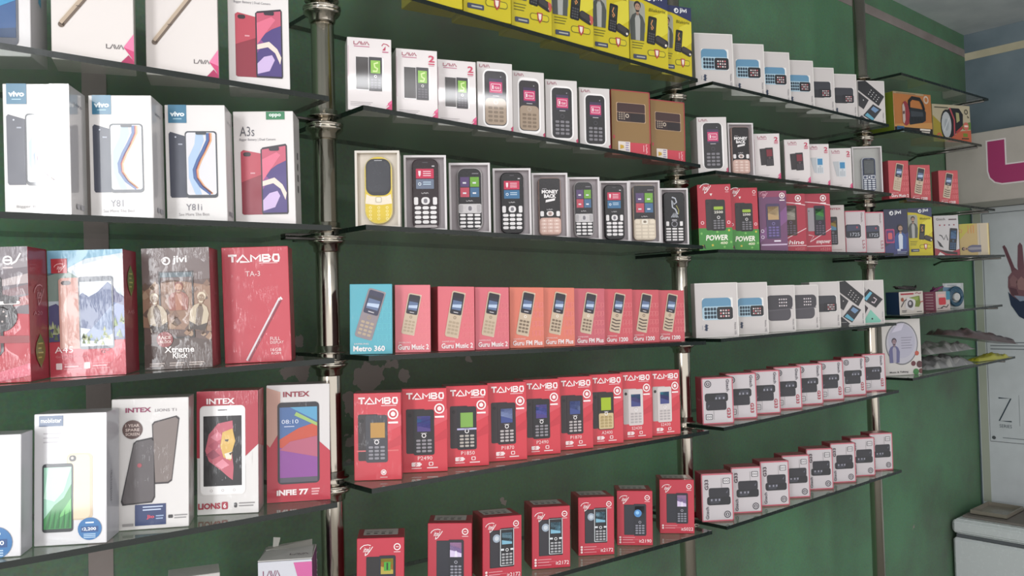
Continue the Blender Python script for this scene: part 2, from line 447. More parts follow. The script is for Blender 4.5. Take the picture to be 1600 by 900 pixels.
for k, X in POLES.items():
    t = thing('steel_post', PL[k], 'post', (X, 0, 0), 0, 'steel posts holding the glass shelves')
    bm = bmesh.new(); lathe(bm, [(.018, .001), (.018, 2.509)], 32)
    bm_obj('tube', bm, [steel], t)
    for lev in range(-1, 6):
        zs = [shelf_z(s, lev, X) for s in NEAR[k] if (s, lev) in SHZ]
        if not zs: continue
        z = zs[-1]
        bm = bmesh.new()
        lathe(bm, [(.0185, z-.034), (.0205, z-.032), (.0215, z-.024), (.0265, z-.021), (.029, z-.0175), (.029, z-.0150), (.024, z-.0135), (.030, z-.0115), (.030, z-.0092), (.0185, z-.0088)], 32)
        lathe(bm, [(.0185, z+.0012), (.027, z+.0014), (.027, z+.0032), (.0215, z+.0045), (.0215, z+.0125), (.0185, z+.0135)], 32)
        bm_obj('collar', bm, [steel], t)
        if k and (NEAR[k][0], lev) in SHZ or k == 0:      # arm that carries the end of the shelf on the left
            zz = shelf_z(NEAR[k][0], lev, X-.06) if (NEAR[k][0], lev) in SHZ else z
            if (NEAR[k][0], lev) in SHZ:
                bm = bmesh.new(); add_box(bm, X-.074, -.009, zz-.0125, X-.014, .009, zz-.0078, 0, .0008)
                bm_obj('clamp_arm', bm, [mat('4c4a48', 'metal')], t)
    bm = bmesh.new(); lathe(bm, [(.045, 0.0005), (.045, .006), (.022, .012), (.0185, .03)], 32)
    bm_obj('base_flange', bm, [steel], t)
# thin steel arms under the free ends of the corner shelves
for lev, X in ((-1, 2.50), (0, 2.42), (1, 2.5), (2, 2.6), (3, 2.55), (4, 2.6)):
    z = shelf_z('T', lev, X)-.0115
    bm = bmesh.new(); tube(bm, [(X, YF+.004, z), (X, .09, z), (X, WALLY-.001, z-.012)], .0035, 8)
    o = bm_obj('shelf_bracket', bm, [mat('6d6a66', 'metal')])
    tag(o, 'thin steel bracket under the right end of the %s %s shelf' % (BAY['T'], SHN['T'][lev]), 'bracket', 'brackets of the corner shelves')
# ------------------------------------------------------------------ printed designs
def keys(g, part, col, x0, y0, x1, y1, nx=3, ny=4, layer=4, fill=.78, r=.04, fy=.62):
    for i in range(nx):
        for j in range(ny):
            cx = x0+(x1-x0)*(i+.5)/nx; cy = y0+(y1-y0)*(j+.5)/ny
            hx = (x1-x0)/nx*fill/2; hy = (y1-y0)/ny*fy/2
            g.rr(part, col, cx-hx, cy-hy, cx+hx, cy+hy, r, layer, 2)
def keypad_phone(f, part, cx, cy, ww, hh, rot=0, body='1c1b1f', screen='3a4a66', key='55525a', nav='c8c4c4', bezel=None, L=2, r=.12, scr=(.14, .52, .86, .9), ky=(.1, .05, .9, .36), split=None, low=None):
    g = f.sub(cx, cy, ww, hh, rot)
    g.rr(part, body, 0, 0, 1, 1, r, L)
    if low: g.rr(part, low, .02, .015, .98, split or .46, r, L+1)
    if bezel: g.rr(part, bezel, .06, .48, .94, .96, .08, L+1)
    if isinstance(screen, str): g.rect(part, screen, *scr, L+2)
    else:
        n = len(screen); x0, y0, x1, y1 = scr
        for k, c in enumerate(screen):
            a, b = y0+(y1-y0)*k/n, y0+(y1-y0)*(k+1)/n
            g.poly(part, c, [(x0, a+(b-a)*.5*(k > 0)), (x1, a-(b-a)*.25*(k > 0)), (x1, y1), (x0, y1)], L+2)
    g.circ(part, nav, .5, .43, .11, L+3, .04)
    keys(g, part, key, *ky, layer=L+3)
    return g
def back_phone(f, part, cx, cy, ww, hh, rot=0, body='242228', cam='0c0c10', L=1, r=.12):
    g = f.sub(cx, cy, ww, hh, rot); g.rr(part, body, 0, 0, 1, 1, r, L); g.circ(part, cam, .2, .86, .1, L+1)
    return g
def smart_phone(f, part, cx, cy, ww, hh, rot=0, body='2a2a30', screen='c0c8d8', L=2, r=.09, b=(.045, .03), skew=0):
    g = f.sub(cx, cy, ww, hh, rot, skew); g.rr(part, body, 0, 0, 1, 1, r, L); g.rr(part, screen, b[0], b[1], 1-b[0], 1-b[1], r*.7, L+1)
    return g
def ring_badge(f, part, cx, cy, r, col='f2e6e6', fg='d8404e', L=3):
    f.circ(part, col, cx, cy, r, L, r*.28); f.circ(part, col, cx, cy, r*.42, L)
    f.rect(part, col, cx-r*.9, cy-r*1.75*f.W/f.H, cx+r*.9, cy-r*1.4*f.W/f.H, L)
def itel_mark(f, part, x, y, s, col='f6ecec', L=3):
    k = s*f.W/f.H
    f.text(part, 'itel', col, x+.24*s, y+.3*k, .42*k, .46*s, L, shear=.3, bold=.01)
    for pts in ([(0, .55), (.1, .72), (.32, .86), (.62, .9), (.86, .84)], [(.4, .02), (.6, .16), (.84, .46), (1.02, .74)], [(.4, .02), (.44, .24)]):
        f.line(part, col, [(x+a*s, y+b*k) for a, b in pts], s*.06, L)
def jivi_logo(f, part, x, y, s, col='f2f2f4', L=4):
    k = f.W/f.H
    f.circ(part, col, x+.16*s, y+.16*s*k, .17*s, L, .065*s)
    f.rect(part, col, x-.02*s, y+.13*s*k, x+.16*s, y+.24*s*k, L)
    f.text(part, 'jivi', col, x+.42*s, y+.0, .36*s*k, .55*s, L, bold=.02)
def lava_logo(f, part, x, y, w, h, col='8a2348', L=3, rot=0):
    """the word L A V A in strokes, the A without cross bars"""
    g_w, k = w, f.H/f.W
    def q(a, b):
        if rot == 0: return (x+a*w, y+b*h)
        return (x-b*h/k if rot == 90 else x+b*h/k, y+(a*w)/k if rot == 90 else y-(a*w)/k)
    st = w*.052
    for pts in ([(0, 1), (0, .05), (.2, .05)], [(.22, 0), (.36, 1), (.5, 0)], [(.46, 1), (.6, 0), (.74, 1)], [(.72, 0), (.86, 1), (1, 0)]):
        f.line(part, col, [q(a, b) for a, b in pts], st, L)
def corner_zigzag(f, part='carton'):
    f.poly(part, 'c8346a', [(.80, .0), (1, .0), (1, .16), (.9, .105), (.94, .075)], 1)
    f.poly(part, '9c2450', [(.80, .0), (.97, .0), (.9, .045)], 2)
    f.poly(part, 'dc5a8a', [(.86, .06), (1, .11), (1, .16)], 2)
def person(g, part, jacket, shirt='d8d8dc', L=3, hair='2c2622', skin='a88570'):
    g.poly(part, jacket, [(.12, 0), (.08, .45), (.22, .6), (.42, .66), (.6, .66), (.8, .58), (.92, .42), (.86, 0)], L)
    g.poly(part, shirt, [(.38, 0), (.36, .52), (.46, .64), (.56, .64), (.66, .5), (.62, 0)], L+1)
    g.rect(part, skin, .44, .6, .58, .72, L+1)
    g.circ(part, hair, .51, .84, .19, L+1, sy=1.1)
    g.circ(part, skin, .51, .8, .145, L+2, sy=1.2)
    g.poly(part, hair, [(.4, .74), (.44, .68), (.58, .68), (.62, .74), (.56, .72), (.46, .72)], L+3)
    g.rect(part, hair, .43, .81, .48, .825, L+3); g.rect(part, hair, .54, .81, .59, .825, L+3)

def d_lava(b, v):
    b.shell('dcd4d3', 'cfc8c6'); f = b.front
    lava_logo(f, 'logo', .15, .9, .34, .046, 'a02a50'); f.rect('logo', 'b86080', .15, .872, .5, .882, 2)
    if v == 'support':
        f.line('badge', 'b02850', [(.78, .9), (.82, .935), (.9, .925), (.95, .9)], .02); f.poly('badge', 'b02850', [(.79, .84), (.87, .9), (.86, .84)], 2); f.rect('badge', 'b86080', .79, .81, .93, .825, 2)
    else:
        f.text('badge', '2', 'c02e55', .78, .825, .1, .15, 3, bold=.03); f.rect('badge', 'c02e55', .78, .79, .93, .808, 2); f.rect('badge', 'b88090', .79, .77, .92, .778, 2)
    if v in ('support', 'green'):
        f.rr('printed_phone', 'f2eeee', .18, .275, .82, .735, .03, 1)
        back_phone(f, 'printed_phone', .33, .51, .28, .74, 0, '37302f', '37302f', 2, .02)
        g = keypad_phone(f, 'printed_phone', .63, .505, .3, .78, 0, '29252a', '86b840', '575058', 'e0dcdc', L=3, r=.06)
        g.line('printed_phone', 'cfe09a', [(.7, .84), (.4, .8), (.45, .7), (.65, .66), (.6, .58), (.3, .58)], .12, 6)
    elif v == 'red':
        back_phone(f, 'printed_phone', .36, .5, .26, .62, 4, '2a2428', '181418', 2, .04)
        keypad_phone(f, 'printed_phone', .58, .5, .3, .68, 2, '241f24', '7a1c2c', '4c464c', '8a6068', L=3, r=.06)
    else:
        g = f.sub(.42, .5, .34, .62, 0, -.25); g.rr('printed_phone', 'b9bcc0', 0, 0, 1, 1, .06, 2)
        g = keypad_phone(f, 'printed_phone', .58, .5, .3, .68, 0, 'd2d6da', '3c86b4', 'aab0b8', '8a94a0', L=3, r=.08)
    f.bars('carton', 'a8a0a2', .06, .105, .5, 3, .022, .008, 1)
    corner_zigzag(f)
    f.rect('carton', 'd0b8c0', .01, .3, .03, .88, 1)

def d_window(b, v):
    b.shell('d2ccca', 'c2bcba'); f = b.front
    lava_logo(f, 'logo', .07, .92, .28, .042, 'a03a58')
    f.rr('carton', 'f0eceb', .15, .065, .87, .905, .2, 1)
    body, low, key = {'gold': ('2c272a', 'a08c78', '7c6a58'), 'black': ('1c1a1e', None, '77747a')}[v]
    g = keypad_phone(f, 'printed_phone', .51, .485, .62, 1.48, 0, body, '3c2b4c', key, 'b0a090' if v == 'gold' else '3c3a40', L=2, r=.2, scr=(.2, .56, .82, .86), ky=(.12, .05, .88, .36), low=low, split=.5)
    g.rect('printed_phone', 'c8356a', .22, .6, .8, .8, 5)
    g.rr('printed_phone', 'f0d8e0', .28, .635, .74, .765, .04, 6); g.rr('printed_phone', 'c8356a', .3, .645, .72, .755, .04, 7)
    g.text('printed_phone', '1', 'f4e8ec', .34, .665, .07, .06, 8, bold=.03); g.text('printed_phone', 'YEAR', 'f4e8ec', .44, .668, .045, .24, 8)
    g.rect('printed_phone', 'b8b4b8', .36, .535, .66, .55, 5); g.circ('printed_phone', '8a8890', .74, .9, .03, 5)
    f.poly('carton', 'b02c58', [(.84, 0), (1, 0), (1, .1), (.93, .065), (.96, .04)], 2)

def d_gold(b, v):
    b.shell('8a6a3c', 'a4343c', '9c4a48'); f = b.front
    f.rect('carton', 'a83840', 0, .985, 1, 1, 1); f.rect('carton', 'a83840', .975, 0, 1, 1, 1)
    f.rect('carton', 'c03848', .46, 0, 1, .2, 1); f.rect('carton', 'a04038', 0, 0, 1, .02, 2)
    g = f.sub(.5, .66, .76, .44)
    g.rr('printed_phone', 'c8a888', 0, 0, 1, 1, .04, 1); g.rr('printed_phone', '3a2020', .02, .48, .98, .98, .05, 2); g.rr('printed_phone', '2a1718', .02, .02, .98, .52, .05, 3)
    g.line('printed_phone', '8a6c5c', [(.03, .5), (.97, .5)], .018, 6); g.circ('printed_phone', 'd0c0b0', .36, .32, .06, 5, .022); keys(g, 'printed_phone', 'a89888', .06, .1, .3, .5, 3, 4, 4); g.rect('printed_phone', '180c10', .48, .08, .92, .46, 4)
    f.rr('sticker', 'ddd2ca', .15, .04, .46, .21, .01, 2); f.poly('sticker', 'c8a030', [(.2, .09), (.3, .11), (.29, .15), (.2, .16)], 3)
    f.bars('sticker', '9080a8', .34, .18, .09, 4, .035, .016, 3)
    lava_logo(f, 'logo', .87, .18, .2, .05, 'f0dde0', 3, -90); f.rect('logo', 'e0a8b0', .8, .07, .82, .17, 3)
    f.rect('carton', 'c03848', .03, .25, .07, .3, 2)

def d_samsung(b, v, col='d2606a'):
    side = {'H0': '57484e'}.get(v, None)
    txt = {'metro': 'Metro 360', 'music': 'Guru Music 2', 'fm': 'Guru FM Plus', 'g12': 'Guru 1200'}[v]
    b.shell(col, '6c4a54' if v == 'metro' else 'a8434e'); f = b.front
    lighter = {'metro': '63bcc8'}.get(v, 'e4868a')
    # pale maze lettering on the right half
    for x in (.66, .77, .88):
        for j in range(4):
            y = .18+j*.155
            f.line('carton', lighter, [(x, y), (x, y+.1), (x+.08, y+.1), (x+.08, y+.03), (x+.035, y+.03)], .014, 1)
    gold, dk = ('c8b49c', '26222c') if v != 'metro' else ('8a7f84', '2c2c48')
    rot = -11 if v != 'metro' else -17
    g = f.sub(.46, .565, .37, 1.16, rot) if v != 'metro' else f.sub(.48, .57, .42, 1.2, rot)
    g.rr('printed_phone', 'e6d6c2' if v != 'metro' else 'a8a4a8', .0, 0, 1.08, 1, .16, 2); g.rr('printed_phone', gold, .0, 0, 1, 1, .16, 3)
    g.rr('printed_phone', dk, .08, .5, .93, .97, .1, 4); g.rect('printed_phone', '5c6f92', .17, .6, .84, .86, 5); g.poly('printed_phone', 'b8c8e0', [(.17, .64), (.84, .66), (.84, .74), (.17, .7)], 6)
    g.rect('printed_phone', '2a2a3c', .17, .8, .84, .86, 6); g.rect('printed_phone', 'c0bcc0', .34, .535, .68, .555, 5)
    if v == 'g12': 
        for j in range(4): g.line('printed_phone', '5c4c42', [(.12, .09+j*.08), (.5, .065+j*.08), (.88, .09+j*.08)], .1, 5)
        g.circ('printed_phone', '7a6a5c', .5, .43, .12, 5, .05)
    elif v == 'fm':
        keys(g, 'printed_phone', '7c6a58', .1, .05, .9, .36, layer=5); g.circ('printed_phone', 'f0e6da', .5, .43, .11, 5, .05)
    else:
        keys(g, 'printed_phone', 'b09c84', .1, .05, .9, .36, layer=5); g.circ('printed_phone', '9c8a74', .5, .43, .11, 5, .05)
    f.text('lettering', 'SAMSUNG', 'f0dcdc', .1, .138, .022, .34, 3)
    f.text('lettering', txt, 'f6ecec', .08, .042, .08, .86 if len(txt) > 10 else .74, 3, bold=.025)

def tambo_word(f, part, x, y, w, h, col='f6eaea', L=3):
    st = w*.044
    def q(a, b): return (x+a*w, y+b*h)
    for pts in ([(0, .96), (.17, .96)], [(.085, .96), (.085, 0)], [(.17, 0), (.29, .98), (.41, 0), (.23, .04)], [(.45, 0), (.45, .96), (.54, .4), (.63, .96), (.63, 0)],
                [(.68, .04), (.68, .96), (.8, .94), (.82, .75), (.78, .52), (.69, .5)], [(.78, .52), (.83, .26), (.8, .06), (.68, .04)],
                [(.9, .04), (.88, .5), (.9, .96), (.99, .96), (1.0, .5), (.99, .04), (.9, .04)]):
        f.line(part, col, [q(a, b) for a, b in pts], st, L)
def battery_icons(f, part, y, col='f0dede'):
    f.rr(part, col, .2, y, .4, y+.05, .02, 3); f.rect(part, col, .4, y+.015, .425, y+.035, 3); f.line(part, 'c83444', [(.32, y+.044), (.27, y+.026), (.33, y+.026), (.28, y+.006)], .02, 4)
    f.rect(part, col, .2, y-.025, .42, y-.017, 3); f.rr(part, col, .58, y+.005, .68, y+.05, .02, 3); f.rr(part, 'c83444', .6, y+.013, .66, y+.042, .01, 4); f.rect(part, col, .54, y-.025, .78, y-.013, 3)
def d_tambo(b, v):
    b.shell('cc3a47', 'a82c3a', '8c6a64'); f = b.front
    f.poly('carton', 'd4505c', [(.3, .45), (1, .62), (1, .75), (.55, .55)], 1); f.poly('carton', 'c03240', [(.4, .3), (1, .4), (1, .52)], 1)
    tambo_word(f, 'logo', .1, .875, .82, .07); f.rect('logo', 'e8b8bc', .58, .848, .9, .858, 3)
    ring_badge(f, 'badge', .83, .755, .115); f.poly('badge', 'f4e4e4', [(.79, .735), (.83, .79), (.87, .735)], 4)
    model, scr, body, key = {'gold': ('', 'b88a40', '3a3a42', '8a8890'), 'p2490': ('P2490', ['4a3a80', '6c70c8', '3a7ab0', 'a878b8'], '1e1c20', '8c888e'), 'p1850': ('P1850', '7ca84c', '232026', 'b0a8a0'),
        'p1870': ('P1870', ['3a4a88', '98a8d8', '5060a0'], '2a2026', 'b8b0b0'), 'a2400': ('A2400', 'a0b818', '241f1c', 'b09a68'), 's2430': ('S2430', ['3c4480', '54508a', '38a'+'0b0'], 'd2cac8', 'b0a8a8')}[v]
    back_phone(f, 'printed_phone', .3, .49, .42, .98, 0, {'s2430': 'b8b0ae'}.get(v, '2c2428'), '141014', 1, .08)
    g = keypad_phone(f, 'printed_phone', .48, .475, .46, 1.0, 0, body, scr, key, 'e8e4e4', L=3, r=.1, scr=(.18, .52, .82, .86) if v != 'gold' else (.22, .52, .88, .84))
    if v == 'a2400': g.rr('printed_phone', 'cdb98c', .03, .02, .97, .44, .08, 4); keys(g, 'printed_phone', '9a8658', .12, .05, .88, .38, layer=5)
    if v == 'p1850': g.rect('printed_phone', 'b8b4dc', -.04, .46, 1.04, .5, 6)
    g.rect('printed_phone', 'b8b4b8', .36, .475, .64, .49, 6)
    if v == 'gold':
        f.circ('badge#2', 'f0dede', .62, .09, .06, 3, .018); f.poly('badge#2', 'f0dede', [(.59, .075), (.65, .075), (.65, .105), (.59, .105)], 3); f.rect('badge#2', 'e0c0c0', .55, .03, .7, .038, 3)
        f.rect('carton', 'd86a6c', .06, .33, .94, .345, 2)
    else:
        f.text('lettering', model, 'f2d8d8', .34, .145, .045, .32, 3); battery_icons(f, 'lettering', .07)

def d_itel(b, v):
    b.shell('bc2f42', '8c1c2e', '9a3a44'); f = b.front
    t = b.top
    t.rect('barcode_sticker', 'b8b0ac', .12, .3, .86, .92, 1)
    for k in range(4): t.rect('barcode_sticker', '54504e', .18+.16*k, .4, .26+.16*k, .5, 2); t.rect('barcode_sticker', '6c6866', .18+.16*k, .6, .3+.15*k, .66, 2)
    itel_mark(f, 'logo', .07, .76, .26)
    f.circ('badge', 'f0e4e4', .85, .875, .075, 3, .022); f.rect('badge', 'f0e4e4', .82, .87, .88, .88, 3); f.rect('badge', 'e4b8bc', .78, .8, .92, .812, 3)
    model = {'a': 'it2180', 'b': 'it5022', 'c': 'it2172', 'd': 'it2190'}[v]
    w = f.sub(.51, .47, .62, .84) if v != 'c' else f.sub(.49, .5, .62, .9)
    w.rr('printed_phone', '17161c', 0, 0, 1, 1, .03, 1)
    if v == 'c':
        w.rr('printed_phone', '2a2830', .02, .02, .44, .98, .05, 2); w.circ('printed_phone', '9aa8b8', .28, .78, .16, 3); w.circ('printed_phone', 'c8d0d8', .28, .78, .09, 4)
        g = keypad_phone(w, 'printed_phone', .7, .53, .58, 1.48, 0, '1c1c22', ['7ab0c8', '2a3438', '9cc4d8', '40606c'], 'a8a8ac', 'e4e4e6', L=4, r=.1, scr=(.14, .58, .86, .88))
        g.line('printed_phone', 'd4d8dc', [(.03, .03), (.03, .97), (.97, .97), (.97, .03), (.03, .03)], .05, 8); g.rect('printed_phone', 'd8dce0', -.06, .42, .28, .47, 8); g.rect('printed_phone', 'd8dce0', .74, .42, 1.06, .47, 8)
    else:
        w.rr('printed_phone', '20222e' if v != 'a' else '1c1a1c', .02, .02, .45, .98, .04, 2)
        sc = {'a': ['b0a040', 'c87838', '90a030'], 'b': ['d8c8e8', '8a6aa8', 'c890b8'], 'd': ['10141e', '10141e']}[v]
        g = keypad_phone(w, 'printed_phone', .71, .5, .54, 1.42, 0, '1a1c28', sc, '8a8a96', 'a8a8b4', L=4, r=.06, scr=(.1, .56, .88, .93))
        if v == 'd': w.circ('printed_phone', '4a8ac8', .62, .72, .17, 8); w.circ('printed_phone', '90c8f0', .6, .74, .08, 9)
        if v == 'a': g.rect('printed_phone', '46a030', .3, .64, .72, .85, 8); g.rect('printed_phone', '203818', .46, .66, .56, .83, 9)
        if v == 'b': g.poly('printed_phone', 'e8e0f0', [(.4, .56), (.62, .56), (.56, .72), (.46, .72)], 8)
    for k in range(3 if v != 'b' else 2):
        f.circ('lettering', 'f0dcdc', .09, .13-.045*k+.02, .03, 3); f.rect('lettering', 'e0a0a8', .15, .13-.045*k+.014, .5-.06*(k % 2), .13-.045*k+.024, 3)
    f.text('lettering', model, 'f6ecec', .62, .055, .06, .34, 3)
    f.rect('lettering', 'd8808c', .15, .108, .6, .114, 3)

def d_nokia(b, v):
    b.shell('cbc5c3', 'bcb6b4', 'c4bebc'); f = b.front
    for x0, y0, x1, y1 in ((0, .985, 1, 1), (.975, 0, 1, 1), (0, 0, 1, .012)): f.rect('carton', 'e2deda', x0, y0, x1, y1, 1)
    if v in ('blue', 'dark'):
        g = f.sub(.52, .52, .72, .5)
        g.rr('printed_phone', 'e8e6e4', -.03, -.05, 1.03, 1.05, .14, 1)
        if v == 'blue':
            g.rr('printed_phone', '5f8fae', 0, .3, .94, 1, .12, 2); g.rr('printed_phone', 'a9c6d6', 0, 0, .98, .62, .1, 3)
            keys(g, 'printed_phone', '1e3444', .06, .05, .46, .58, 4, 3, 4, .85, .02, .8)
            g.rr('printed_phone', '17181e', .47, .02, .99, .58, .07, 4)
        else:
            g.rr('printed_phone', '33343c', 0, .3, .98, 1, .1, 2); g.rr('printed_phone', '1c1d24', .4, .02, .99, .55, .07, 4); g.rr('printed_phone', '26272e', 0, 0, .7, .5, .08, 3)
        for i in range(4):
            for j in range(3): g.circ('printed_phone', ['e0c8c8', 'c86a70', 'e8e0e0', 'c8a8a8'][(i+j) % 4], .6+.085*i, .16+.13*j, .03, 5, n=8)
        f.rect('logo', '2c3c58', .22, .12, .27, .24, 2); f.line('logo', '2c3c58', [(.2, .14), (.29, .17), (.2, .2), (.29, .22)], .02, 2); f.rect('logo', '8a94a4', .15, .14, .16, .22, 2)
    elif v == 'shell':
        g = f.sub(.5, .5, .84, .78)
        g.rr('printed_phone', '4a474e', .02, .04, .92, .55, .18, 2); g.rr('printed_phone', '3a383f', 0, .46, 1, 1, .16, 3); g.poly('printed_phone', '5c5860', [(.02, .44), (.98, .5), (.98, .47), (.02, .4)], 4)
        for i in range(4):
            for j in range(3): g.circ('printed_phone', ['d8d0d4', 'c0b4b8'][(i+j) % 2], .5+.085*i, .6+.12*j, .03, 5, n=8)
    else:
        def dia(cx, cy, ww, hh, c, L=2, rot=45):
            g = f.sub(cx, cy, ww, hh, rot); g.free = True; return g
        def quad(col, pts, L=2): f.poly('printed_phone', col, pts, L)
        if v == 'diamond':
            quad('1c1d22', [(.02, .98), (.3, 1.0), (.98, .64), (.76, .42), (.02, .78)])
            for i in range(4):
                for j in range(3): f.circ('printed_phone', 'd8d4d4', .5+.09*i-.05*j, .78-.055*i-.045*j, .018, 4, n=8)
            quad('26272c', [(.02, .74), (.4, .55), (.2, .34), (.02, .42)]); f.circ('printed_phone', 'c8c4c4', .2, .55, .02, 3)
            quad('1c1f28', [(.17, .2), (.55, .46), (.86, .34), (.5, .06)]); quad('58a0b8', [(.23, .2), (.33, .26), (.58, .12), (.5, .09)], 3); quad('6c8cb0', [(.46, .34), (.56, .41), (.76, .33), (.62, .26)], 3)
            quad('22232a', [(.03, .16), (.12, .2), (.42, .04), (.36, 0), (.03, 0)]); f.rect('printed_phone', 'e0dcda', .1, .07, .3, .075, 3)
        else:
            quad('a8a2a4', [(.02, .98), (.1, .95), (.34, .76), (.04, .6)]); quad('1a1b22', [(.06, .6), (.4, .8), (.95, .55), (.66, .36)]); quad('64b0c8', [(.2, .58), (.45, .74), (.54, .7), (.3, .53)], 3)
            f.line('printed_phone', 'd8c8d0', [(.5, .5), (.6, .47), (.7, .55), (.58, .6)], .04, 3)
            quad('2a1c28', [(.03, .56), (.36, .36), (.1, .1), (.03, .12)]); quad('7cc0ac', [(.12, .02), (.45, .32), (.85, .06), (.8, .02)]); f.circ('printed_phone', '1a2c2a', .5, .11, .035, 3)
    nm = {'blue': 'Nokia 105', 'dark': 'Nokia 105', 'shell': 'Nokia 108', 'diamond': 'Nokia 130', 'mint': 'Nokia 130'}[v]
    f.text('lettering', nm, '55525a', .9, .26, .045, .22, 3, rot=-90)

def d_power(b, v):
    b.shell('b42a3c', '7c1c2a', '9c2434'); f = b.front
    f.rect('carton', '3c8a34', 0, 0, 1, .34, 1); b.left.rect('carton', '2c5c2c', 0, 0, 1, .34, 1)
    for x, y in ((.08, .26), (.4, .08), (.9, .3), (.75, .05), (.55, .28), (.1, .07), (.95, .12)): f.circ('carton', ['c8b840', '7ab85c'][int(x*20) % 2], x, y, .035, 2, n=8)
    f.poly('carton', '2c2a20', [(.1, .06), (.16, .1), (.2, .02)], 2)
    itel_mark(f, 'logo', .08, .86, .32); f.circ('badge', 'f0dcdc', .88, .93, .055, 3, .018); f.rect('badge', 'e0b0b4', .83, .875, .93, .885, 3)
    back_phone(f, 'printed_phone', .4, .54, .34, .9, 0, '241f22', '141014', 2)
    g = keypad_phone(f, 'printed_phone', .6, .53, .42, .9, 0, '1b191b', '1b191b', '77747a', 'e0dcdc', L=3)
    g.rr('printed_phone', '9ab83a', .18, .68, .84, .78, .05, 6); g.text('printed_phone', '2500', 'e8e4d8', .2, .56, .08, .62, 7, bold=.02)
    f.circ('badge#2', 'f0c8cc', .12, .42, .05, 3, .02); f.circ('badge#3', 'f0c8cc', .9, .42, .05, 3, .02); f.poly('badge#4', 'f0e4e0', [(.36, .86), (.4, .82), (.44, .86)], 4)
    f.text('lettering', 'POWER', 'f4f2e4', .2, .15, .085, .66, 3, shear=.15, bold=.03); f.text('lettering', '400', 'e8e8c8', .62, .09, .04, .22, 3, shear=.15, bold=.02)
    b.left.text('lettering', 'POWER', '94404c', .2, .55, .04, .5, 2, shear=.2)
def d_purple(b, v):
    b.shell('6a3a64', '4a2440', 'a03a58'); f = b.front
    f.rect('carton', '8c3358', 0, .9, 1, 1, 1); f.poly('carton', '7c4a80', [(0, .3), (1, .75), (1, .5), (0, .15)], 1)
    itel_mark(f, 'logo', .06, .88, .26, 'e0a8bc'); ring_badge(f, 'badge', .84, .92, .1)
    g = keypad_phone(f, 'printed_phone', .5, .5, .5, 1.2, 0, '3c2c56', ['b8986a', 'e0c8a0', '947a60'], '6c5c9c', '8074a8', L=2, scr=(.12, .54, .9, .92))
    f.circ('badge#2', 'e4d8e8', .1, .34, .06, 3, .02); f.circ('badge#3', 'e4d8e8', .1, .24, .06, 3, .02)
    f.rect('lettering', 'c8b0cc', .04, .1, .96, .125, 3); f.rect('lettering', 'e8dcec', .5, .16, .74, .185, 3)
def d_shine(b, v):
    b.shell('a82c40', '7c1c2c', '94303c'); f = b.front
    ring_badge(f, 'badge', .72, .92, .12)
    f.line('carton', 'e8c8cc', [(0, .86), (.5, .84), (1, .8)], .03, 2)
    body = '3a2420' if v == 'shine' else '231c2c'
    scr = ['8a8478', 'c4beb0', '6c685c'] if v == 'shine' else ['2c5c40', '58a850', '203c38']
    if v == 'onepower': back_phone(f, 'printed_phone', .22, .56, .26, .86, 0, '989298', '5c585c', 2)
    g = keypad_phone(f, 'printed_phone', .4 if v == 'shine' else .56, .54, .5 if v == 'shine' else .44, 1.1, 0, body, scr, '5c5060', '70647c', L=3)
    f.line('carton', 'ecd4d8', [(.1, .2), (.35, .26), (1, .4)] if v == 'shine' else [(.1, .3), (.3, .28), (.15, .18), (1, .4)], .025, 3)
    f.text('lettering', {'shine': 'shine', 'onepower': 'onepower'}[v], 'f0e2e2', .16 if v == 'shine' else .36, .13, .07, .72 if v == 'shine' else .56, 4, shear=.25, bold=.015)
    f.rect('lettering', 'e8c8cc', .02, .1, .98, .112, 3); f.text('lettering', 'it5020' if v == 'shine' else 'it5231', 'd8888c', .55, .03, .045, .36, 3)
def d_intexkey(b, v):
    b.shell('beb4b2', 'a84450', 'b04450'); f = b.front
    f.text('logo', 'INTEX', '9c3448', .22, .9, .04, .6, 3, bold=.02)
    g = keypad_phone(f, 'printed_phone', .36, .46, .5, 1.36, 0, '1b1a20', ['4a7a94', 'b0943c', '7c3448'], '66626c', '908c94', L=2)
    f.bars('carton', 'a08c8c', .2, .05, .6, 1, .02, .015, 1)
def d_l55(b, v):
    b.shell('c4bcbe', 'b84a5c', 'b84a5c'); f = b.front
    for r in ((0, .975, 1, 1), (0, 0, 1, .025), (0, 0, .03, 1), (.97, 0, 1, 1)): f.rect('carton', 'c4566a', *r, 1)
    g = f.sub(.38, .52, .74, .62); g.rr('printed_phone', 'eceaea', -.03, -.05, 1.03, 1.05, .1, 1); g.rr('printed_phone', '22252e', 0, 0, 1, 1, .12, 2)
    g.poly('printed_phone', '3c4258', [(.05, .5), (.95, .55), (.95, .95), (.1, .95)], 3)
    g.text('printed_phone', '1725', 'b8bcc8', .3, .12, .26, .6, 4); g.rect('printed_phone', 'a84858', .7, .7, .8, .85, 4)
    f.text('logo', 'Gtech', '5c444c', .78, .95, .08, .22, 3, rot=-90); f.text('lettering', 'L55', 'a03448', .8, .3, .12, .2, 3, rot=-90)
